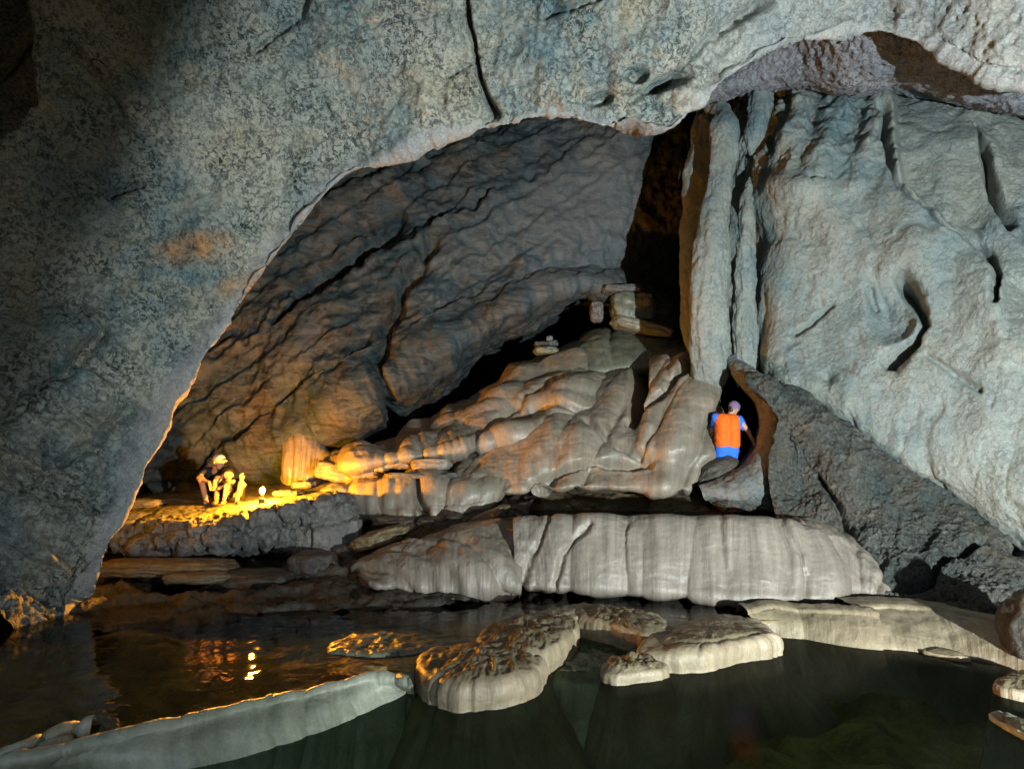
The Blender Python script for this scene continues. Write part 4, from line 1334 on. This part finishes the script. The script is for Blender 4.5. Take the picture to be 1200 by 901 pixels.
def sdf_mesh(prims, vox=0.008, k0=0.02):
    """prims: (a, b, ra, rb, k, sign) tapered capsules merged smoothly -> vertices, quads (surface nets)"""
    A = np.array([p[0] for p in prims] + [p[1] for p in prims], float)
    rm = max(max(p[2], p[3]) for p in prims) + 0.05
    lo, hi = A.min(0) - rm, A.max(0) + rm
    n = np.ceil((hi - lo) / vox).astype(int) + 1
    S = np.full(n, 0.2, np.float32)
    for a, b, ra, rb, k, sg in prims:
        a, b = np.array(a, float), np.array(b, float)
        m = max(ra, rb) + 0.05 + k
        i0 = np.clip(np.floor((np.minimum(a, b) - m - lo) / vox).astype(int), 0, n)
        i1 = np.clip(np.ceil((np.maximum(a, b) + m - lo) / vox).astype(int) + 1, 0, n)
        gx = [lo[j] + vox * np.arange(i0[j], i1[j]) for j in range(3)]
        Q = np.stack(np.meshgrid(*gx, indexing='ij'), -1)
        ab = b - a
        t = np.clip(((Q - a) @ ab) / (ab @ ab + 1e-12), 0, 1)
        d = np.linalg.norm(Q - a - t[..., None] * ab, axis=-1) - (ra + (rb - ra) * t)
        sl = tuple(slice(i0[j], i1[j]) for j in range(3))
        if sg > 0:
            S[sl] = smin(S[sl], d, k)
        else:
            S[sl] = -smin(-S[sl], d, k)
    ins = S < 0
    c = np.zeros(tuple(n - 1), np.int8)
    acc = np.zeros(tuple(n - 1) + (3,), np.float32)
    cnt = np.zeros(tuple(n - 1), np.float32)
    cor = [(x, y, z) for x in (0, 1) for y in (0, 1) for z in (0, 1)]
    vw = lambda T, o: T[o[0]:n[0] - 1 + o[0], o[1]:n[1] - 1 + o[1], o[2]:n[2] - 1 + o[2]]
    for o in cor:
        for ax in range(3):
            if o[ax] == 0:
                o2 = list(o); o2[ax] = 1
                s0, s1 = vw(S, o), vw(S, o2)
                cr = (s0 < 0) != (s1 < 0)
                t = np.where(cr, s0 / (s0 - s1 + 1e-12), 0)
                e = np.zeros(acc.shape, np.float32)
                for j in range(3):
                    e[..., j] = o[j]
                e[..., ax] = t
                acc += e * cr[..., None]
                cnt += cr
    act = cnt > 0
    vid = np.full(act.shape, -1, np.int64)
    vid[act] = np.arange(act.sum())
    ijk = np.argwhere(act)
    V = lo + vox * (ijk + acc[act] / cnt[act][:, None])
    quads = []
    for ax in range(3):
        b_, c_ = (ax + 1) % 3, (ax + 2) % 3
        s0 = np.take(ins, range(0, n[ax] - 1), ax)
        s1 = np.take(ins, range(1, n[ax]), ax)
        e = np.argwhere(s0 != s1)
        e = e[(e[:, b_] > 0) & (e[:, c_] > 0) & (e[:, b_] < n[b_] - 1) & (e[:, c_] < n[c_] - 1)]
        fl = s0[tuple(e.T)]
        q_ = []
        for db, dc in ((-1, -1), (0, -1), (0, 0), (-1, 0)):
            x = e.copy(); x[:, b_] += db; x[:, c_] += dc
            q_.append(vid[tuple(x.T)])
        q_ = np.stack(q_, 1)
        q_[~fl] = q_[~fl][:, ::-1]
        quads.append(q_)
    return V, np.concatenate(quads)


def unit(v):
    v = np.array(v, float)
    return v / np.linalg.norm(v)


def head_prims(c, fwd, up, s=1.0):
    f = unit(fwd)
    u = unit(np.array(up) - f * np.dot(up, f))
    r = np.cross(f, u)
    W = lambda x, y, z: np.array(c) + s * (r * x + f * y + u * z)
    Lp = [(W(0, -.022, .03), W(0, .012, .03), .082 * s, .080 * s, .02, 1),
          (W(0, .02, .0), W(0, .036, -.07), .064 * s, .044 * s, .03, 1),
          (W(0, .083, .005), W(0, .100, -.03), .009 * s, .014 * s, .012, 1),
          (W(-.02, .078, -.058), W(.02, .078, -.058), .008 * s, .008 * s, .010, 1),
          (W(-.035, .074, .022), W(.035, .074, .022), .010 * s, .010 * s, .015, 1)]
    for sx in (-1, 1):
        Lp.append((W(sx * .078, -.004, .01), W(sx * .080, -.010, -.022), .016 * s, .012 * s, .010, 1))
        Lp.append((W(sx * .031, .092, .004), W(sx * .033, .092, .004), .012 * s, .012 * s, .012, -1))
    return Lp, W


def hand_prims(wrist, d, palm, curl=0.4, s=1.0, side=1):
    d = unit(d)
    pn = unit(np.array(palm) - d * np.dot(palm, d))
    sd_ = np.cross(d, pn) * side
    w = np.array(wrist, float)
    Lp = [(w, w + d * .05 * s, .024 * s, .026 * s, .02, 1), (w + sd_ * .018 * s + d * .03 * s, w + sd_ * .022 * s + d * .075 * s, .017 * s, .014 * s, .02, 1),
          (w - sd_ * .018 * s + d * .03 * s, w - sd_ * .022 * s + d * .07 * s, .017 * s, .014 * s, .02, 1)]
    for k, (off, ln) in enumerate(((.030, .075), (.011, .085), (-.010, .080), (-.029, .062))):
        b = w + d * .08 * s + sd_ * off * s
        p = b
        dr = unit(d + sd_ * off * 4)
        for j, fr in enumerate((.45, .32, .23)):
            ca = curl * (j + .6) * (1 + 0.12 * k)
            dj = unit(dr * math.cos(ca) + pn * math.sin(ca))
            e = p + dj * ln * fr * s
            Lp.append((p, e, (.0095 - .0008 * j) * s, (.0088 - .0010 * j) * s, .004, 1))
            p = e
    tb = w + d * .03 * s + sd_ * .026 * s
    t1 = tb + unit(sd_ * .8 + d * .7 + pn * .3) * .04 * s
    t2 = t1 + unit(sd_ * .25 + d * .9 + pn * .5) * .032 * s
    Lp += [(tb, t1, .013 * s, .011 * s, .012, 1), (t1, t2, .011 * s, .009 * s, .004, 1)]
    return Lp


def limb(a, b, ra, rb, k=.02):
    return (np.array(a, float), np.array(b, float), ra, rb, k, 1)


def build(name, prims, mat, parent, vox=0.008):
    V, Q = sdf_mesh(prims, vox)
    if name in ('shirt', 'shorts', 'trousers', 'vest'):      # creases in the cloth
        V = V + 0.011 * np.stack([fbm(V * 11 + k * 9.1, 3, 0.6, ridged=True) for k in range(3)], 1)
    return mesh_obj(name, V, Q, mat, parent)


def person(loc, label, rotz=0.0, group=None):
    e = bpy.data.objects.new('person', None)
    COL.objects.link(e)
    e.location = loc
    e.rotation_euler = (0, 0, rotz)
    tag(e, label, 'person', group)
    return e


M_SKIN = plain('skin', (0.42, 0.24, 0.15), 0.55, 0.4, 0.08, 40)
M_HAIR = plain('black_hair', (0.012, 0.010, 0.009), 0.5, 0.4, 0.3, 80)
M_NAVY = plain('dark_navy_cloth', (0.018, 0.022, 0.035), 0.9, 0.2, 0.3, 60)
M_BLACK = plain('black_cloth', (0.015, 0.015, 0.016), 0.9, 0.2, 0.3, 60)
M_CAP = plain('grey_blue_cloth', (0.30, 0.33, 0.48), 0.85, 0.2, 0.15, 60)
M_ORANGE = plain('orange_vest_fabric', (0.85, 0.13, 0.008), 0.7, 0.3, 0.12, 25)
M_BLUE = plain('blue_cloth', (0.03, 0.16, 0.75), 0.8, 0.25, 0.15, 50)
M_PURPLE = plain('purple_grey_cloth', (0.16, 0.12, 0.22), 0.85, 0.2, 0.2, 50)
M_DARKMETAL = plain('dark_metal', (0.03, 0.03, 0.03), 0.35, 0.5, 0.2, 60, metallic=0.7)
M_STEEL = plain('bare_steel', (0.6, 0.58, 0.55), 0.25, 0.5, 0.1, 60, metallic=1.0)


def surf_z(o, x, y, r=0.12):
    n = len(o.data.vertices)
    a = np.empty(n * 3, np.float32)
    o.data.vertices.foreach_get('co', a)
    a = a.reshape(-1, 3)
    m = np.hypot(a[:, 0] - x, a[:, 1] - y) < r
    return float(np.percentile(a[m, 2], 80)) if m.any() else None


ledge = next(o for o in bpy.data.objects if o.name == 'rock_ledge')

# --- adult squatting on the ledge
ax, ay = P(256, 588, 9.45)[:2]
az = surf_z(ledge, ax, ay)
man = person((ax, ay, az - 0.01), 'squatting adult in a grey-blue cap and dark shirt with forearms on the knees')
sk = []
hR, hL = (-.20, .22, .20), (-.02, .24, .20)
kR, kL = (-.20, -.20, .40), (.06, -.20, .41)
fR, fL = (-.18, -.06, .06), (.00, -.08, .06)
chest, pel, neck = (-.12, .06, .47), (-.11, .23, .20), (-.07, -.01, .60)
hc = np.array((-.01, -.05, .685))
hp, HW = head_prims(hc, (.90, -.42, -.10), (.1, -.05, 1), 1.06)
sk += [limb((-.17, .23, .2), (-.20, .07, .46), .10, .095, .05), limb((-.05, .23, .2), (-.03, .07, .46), .10, .095, .05),
       limb((-.24, .06, .53), (.05, .07, .53), .06, .06, .05), limb((-.10, .04, .52), neck, .055, .05, .04), limb(neck, hc, .047, .045, .02)]
sk += hp
sR, sL = (-.27, .04, .53), (.08, .06, .53)
eR, eL = (-.25, -.20, .43), (.12, -.18, .44)
wR, wL = (-.03, -.29, .36), (.06, -.30, .38)
for h_, k_, f_, t_ in ((hR, kR, fR, (-.12, -.20, .03)), (hL, kL, fL, (.03, -.24, .03))):
    sk += [limb(h_, k_, .082, .056, .03), limb(k_, f_, .054, .034, .02), limb((f_[0], f_[1] + .03, .035), t_, .036, .026, .02)]
for s_, e_, w_ in ((sR, eR, wR), (sL, eL, wL)):
    sk += [limb(s_, e_, .048, .038, .03), limb(e_, w_, .037, .025, .015)]
sk += hand_prims(wR, (.55, -.25, -.8), (-.3, .9, -.2), .35, 1.0, 1)
sk += hand_prims(wL, (.2, -.3, -.9), (.2, .9, -.2), .4, 1.0, -1)
man.scale = (.92, .92, .92)
body = build('body', sk, M_SKIN, man)
sh = [limb((-.17, .23, .22), (-.20, .07, .46), .112, .108, .05), limb((-.05, .23, .22), (-.03, .07, .46), .112, .108, .05),
      limb((-.25, .055, .53), (.06, .065, .53), .072, .072, .05), limb(sR, (-.26, -.08, .485), .064, .060, .03), limb(sL, (.10, -.06, .485), .064, .060, .03)]
build('shirt', sh, M_NAVY, man)
st_ = [limb((-.17, .23, .19), (-.05, .23, .19), .115, .115, .04)]
for h_, k_ in ((hR, kR), (hL, kL)):
    m_ = np.array(h_) + 0.86 * (np.array(k_) - np.array(h_))
    st_.append(limb(h_, m_, .096, .076, .03))
build('shorts', st_, M_BLACK, man)
cap_p = [(HW(0, -.022, .045), HW(0, .008, .045), .090, .088, .02, 1), (HW(0, 0, -.08), HW(0, .02, -.08), .085, .085, .01, -1)]
cap_o = build('cap', cap_p, M_CAP, man, 0.007)
build('brim', [(HW(-.03, .085, .045), HW(.03, .085, .045), .016, .016, .02, 1), (HW(-.03, .13, .036), HW(.03, .13, .036), .012, .012, .03, 1),
               (HW(0, .09, .046), HW(0, .15, .034), .014, .010, .03, 1)], M_CAP, cap_o, 0.006)
build('hair', [(HW(0, -.055, .0), HW(0, -.06, -.04), .050, .045, .02, 1)], M_HAIR, man)

# --- child sitting close beside
cx_, cy_ = P(270, 587, 9.3)[:2]
cz_ = surf_z(ledge, cx_, cy_)
kid = person((cx_, cy_, cz_ - 0.01), 'small dark-haired child in dark clothes sitting with knees up beside the squatting adult')
hc2 = np.array((-.04, -.06, .46))
hp2, HW2 = head_prims(hc2, (.45, -.85, -.05), (0, -.05, 1), .92)
k2 = [limb((-.05, .16, .09), (-.05, .02, .32), .075, .070, .05), limb((.04, .16, .09), (.01, .02, .32), .075, .070, .05), limb((-.12, .01, .345), (.08, .01, .345), .042, .042, .04),
      limb((-.03, .0, .35), hc2, .038, .040, .02)] + hp2
hipR, hipL = (-.06, .14, .09), (.08, .14, .09)
knR, knL = (.01, -.19, .29), (.20, -.10, .33)
ftR, ftL = (.00, -.23, .05), (.19, -.20, .05)
for h_, k_, f_, t_ in ((hipR, knR, ftR, (.03, -.36, .03)), (hipL, knL, ftL, (.27, -.29, .03))):
    k2 += [limb(h_, k_, .062, .044, .03), limb(k_, f_, .043, .028, .02), limb((f_[0], f_[1] + .02, .03), t_, .028, .021, .02)]
for s_, e_, w_, pd, sdn in (((-.13, .01, .34), (-.12, -.16, .25), (.04, -.21, .335), (.7, -.2, .3), 1), ((.09, .01, .34), (.22, -.02, .30), (.215, -.13, .385), (.05, -.25, .9), -1)):
    k2 += [limb(s_, e_, .036, .029, .025), limb(e_, w_, .028, .020, .012)]
    k2 += hand_prims(w_, pd, (0, .6, -.5), .45, .78, sdn)
kid.scale = (.92, .92, .92)
build('body', k2, M_SKIN, kid, 0.007)
build('shirt', [limb((-.05, .16, .10), (-.05, .02, .32), .086, .082, .05), limb((.04, .16, .10), (.01, .02, .32), .086, .082, .05), limb((-.12, .012, .34), (.08, .012, .34), .055, .055, .04),
                limb((-.13, .01, .34), (-.125, -.10, .285), .048, .044, .03), limb((.09, .01, .34), (.17, -.01, .315), .048, .044, .03)], M_BLACK, kid)
build('trousers', [limb((-.06, .15, .085), (.08, .15, .085), .084, .084, .04), limb(hipR, (-.003, -.13, .26), .072, .056, .03), limb(hipL, (.165, -.02, .27), .072, .056, .03)], M_BLACK, kid)
build('hair', [(HW2(0, -.030, .042), HW2(0, .0, .046), .086, .080, .02, 1), (HW2(0, -.05, .0), HW2(0, -.055, -.04), .055, .045, .03, 1),
               (HW2(0, .06, -.06), HW2(0, .07, -.03), .075, .072, .01, -1)], M_HAIR, kid)

# --- standing person in the niche, seen from behind
sx0, sy0 = P(850, 590, 8.98)[:2]
caver = person((sx0, sy0, 0.99), 'person in a bright orange vest and blue shorts seen from behind in the dark niche', radians(-6))
hc3 = np.array((.115, .05, 1.575))
hp3, HW3 = head_prims(hc3, (.75, .62, -.28), (.25, -.05, 1), 1.0)
caver.scale = (.84, .84, .88)
caver.rotation_euler = (0, 0.07, radians(-6))
caver.location.z = 1.08
b3 = [limb((-.08, 0, .90), (-.10, .02, 1.32), .105, .11, .06), limb((.08, 0, .90), (.10, .02, 1.32), .105, .11, .06), limb((-.16, .02, 1.41), (.17, .02, 1.40), .055, .055, .05),
      limb((.03, .02, 1.41), (.07, .035, 1.50), .055, .05, .03), limb((.07, .035, 1.50), hc3, .048, .046, .02)] + hp3
for sx in (-1, 1):
    b3 += [limb((sx * .09, 0, .88), (sx * .11, .05, .48), .088, .060, .04), limb((sx * .11, .05, .48), (sx * .11, .0, .07), .056, .036, .02),
           limb((sx * .11, -.03, .04), (sx * .12, .17, .03), .038, .028, .02)]
aR = ((.20, .02, 1.39), (.36, .03, 1.22), (.47, .06, 1.03))
aL = ((-.20, .02, 1.41), (-.20, .22, 1.18), (.10, .24, 1.08))
for s_, e_, w_ in (aR, aL):
    b3 += [limb(s_, e_, .050, .040, .03), limb(e_, w_, .038, .026, .015)]
b3 += hand_prims(aR[2], (.35, .3, -.85), (-.8, .2, -.2), .5, 1.0, 1)
b3 += hand_prims(aL[2], (.95, -.05, -.2), (-.1, -.9, .2), .4, 1.0, 1)
build('body', b3, M_SKIN, caver)
build('shirt', [limb((-.16, .02, 1.40), (.17, .02, 1.39), .068, .068, .04), limb(aR[0], (.285, .07, 1.28), .070, .064, .03), limb(aL[0], (-.20, .13, 1.28), .068, .062, .03),
                limb((-.09, .01, 1.0), (-.10, .02, 1.32), .112, .116, .05), limb((.09, .01, 1.0), (.10, .02, 1.32), .112, .116, .05)], M_BLUE, caver)
vest = build('vest', [limb((-.085, -.015, .99), (-.095, .0, 1.35), .130, .122, .05), limb((.085, -.015, .99), (.085, .0, 1.34), .130, .122, .05), limb((-.10, -.06, 1.0), (-.10, -.055, 1.36), .075, .06, .04),
                      limb((.10, -.06, 1.0), (.09, -.055, 1.35), .075, .06, .04), limb((-.11, .0, 1.40), (.11, .0, 1.40), .075, .075, .04)], M_ORANGE, caver)
for k_ in (-1, 1):
    build('strap', [limb((k_ * .105, -.100, 1.08), (k_ * .095, -.095, 1.36), .014, .014, .01)], plain('vest_strap', (0.42, 0.06, 0.008), 0.7), vest, 0.006)
build('shorts', [limb((-.08, 0, .89), (.08, 0, .89), .122, .122, .04), limb((-.085, .005, .86), (-.10, .04, .60), .108, .085, .03), limb((.085, .005, .86), (.10, .04, .60), .108, .085, .03)], M_BLUE, caver)
cp_ = build('cap', [(HW3(0, -.022, .045), HW3(0, .008, .045), .091, .089, .02, 1), (HW3(0, 0, -.085), HW3(0, .02, -.085), .085, .085, .01, -1)], M_PURPLE, caver, 0.007)
build('brim', [(HW3(-.03, .085, .045), HW3(.03, .085, .045), .014, .014, .02, 1), (HW3(0, .09, .046), HW3(0, .14, .034), .014, .010, .03, 1)], M_PURPLE, cp_, 0.006)
build('hair', [(HW3(0, -.055, .0), HW3(0, -.06, -.045), .050, .042, .02, 1)], M_HAIR, caver)
o = boulder('rock', (sx0, sy0 + 0.05, 0.80), (0.55, 0.42, 0.20), M_BROWN, 4, 0.12, 1.5, 51.0, boxy=0.5)
tag(o, 'dark rock step under the feet of the person in the orange vest', 'rock')

# ------------------------------------------------------------------ lantern
def lathe(name, prof, mat, parent, n=28):
    a = np.linspace(0, 2 * pi, n, endpoint=False)
    pr = np.array(prof, float)
    Gl = np.stack([pr[:, None, 0] * np.cos(a), pr[:, None, 0] * np.sin(a), np.broadcast_to(pr[:, None, 1], (len(pr), n))], -1)
    i_ = np.arange(len(pr) * n).reshape(len(pr), n)
    j_ = np.roll(i_, -1, 1)
    return mesh_obj(name, Gl.reshape(-1, 3), np.stack([i_[:-1], j_[:-1], j_[1:], i_[1:]], -1).reshape(-1, 4), mat, parent)


lx, ly = P(307, 583, 8.75)[:2]
lz = surf_z(ledge, lx, ly, 0.08)
lan = bpy.data.objects.new('lantern', None)
COL.objects.link(lan)
lan.location = (lx, ly, lz - 0.005)
tag(lan, 'small dark camping lantern with a glaring yellow light standing on the ledge', 'lantern')
lathe('base', [(0.001, 0), (.060, 0), (.062, .006), (.058, .014), (.040, .020), (.001, .021)], M_DARKMETAL, lan)
lathe('tank', [(.001, .018), (.040, .020), (.047, .034), (.048, .062), (.040, .084), (.022, .094), (.001, .095)], M_DARKMETAL, lan)
lathe('burner', [(.001, .09), (.016, .092), (.014, .112), (.024, .120), (.026, .134), (.001, .135)], M_STEEL, lan)
kn = lathe('knob', [(.001, 0), (.012, .002), (.013, .014), (.001, .016)], M_STEEL, lan)
kn.location = (.045, -.02, .055)
kn.rotation_euler = (0, radians(90), radians(-25))
M_GLOW = plain('glowing_mantle', (0.9, 0.7, 0.4), emit=(1.0, 0.37, 0.014), estr=11500.0)
lathe('mantle', [(.001, .148), (.014, .150), (.027, .162), (.033, .185), (.029, .208), (.014, .224), (.001, .227)], M_GLOW, lan)
lathe('cap', [(.001, .238), (.022, .238), (.024, .244), (.010, .254), (.001, .256)], M_DARKMETAL, lan)
for k in range(3):
    a_ = 2 * pi * k / 3 + 0.5
    r_ = lathe('wire', [(.0018, .12), (.0018, .24)], M_STEEL, lan, 6)
    r_.location = (.036 * math.cos(a_) * 0.7, .036 * math.sin(a_) * 0.7, 0)
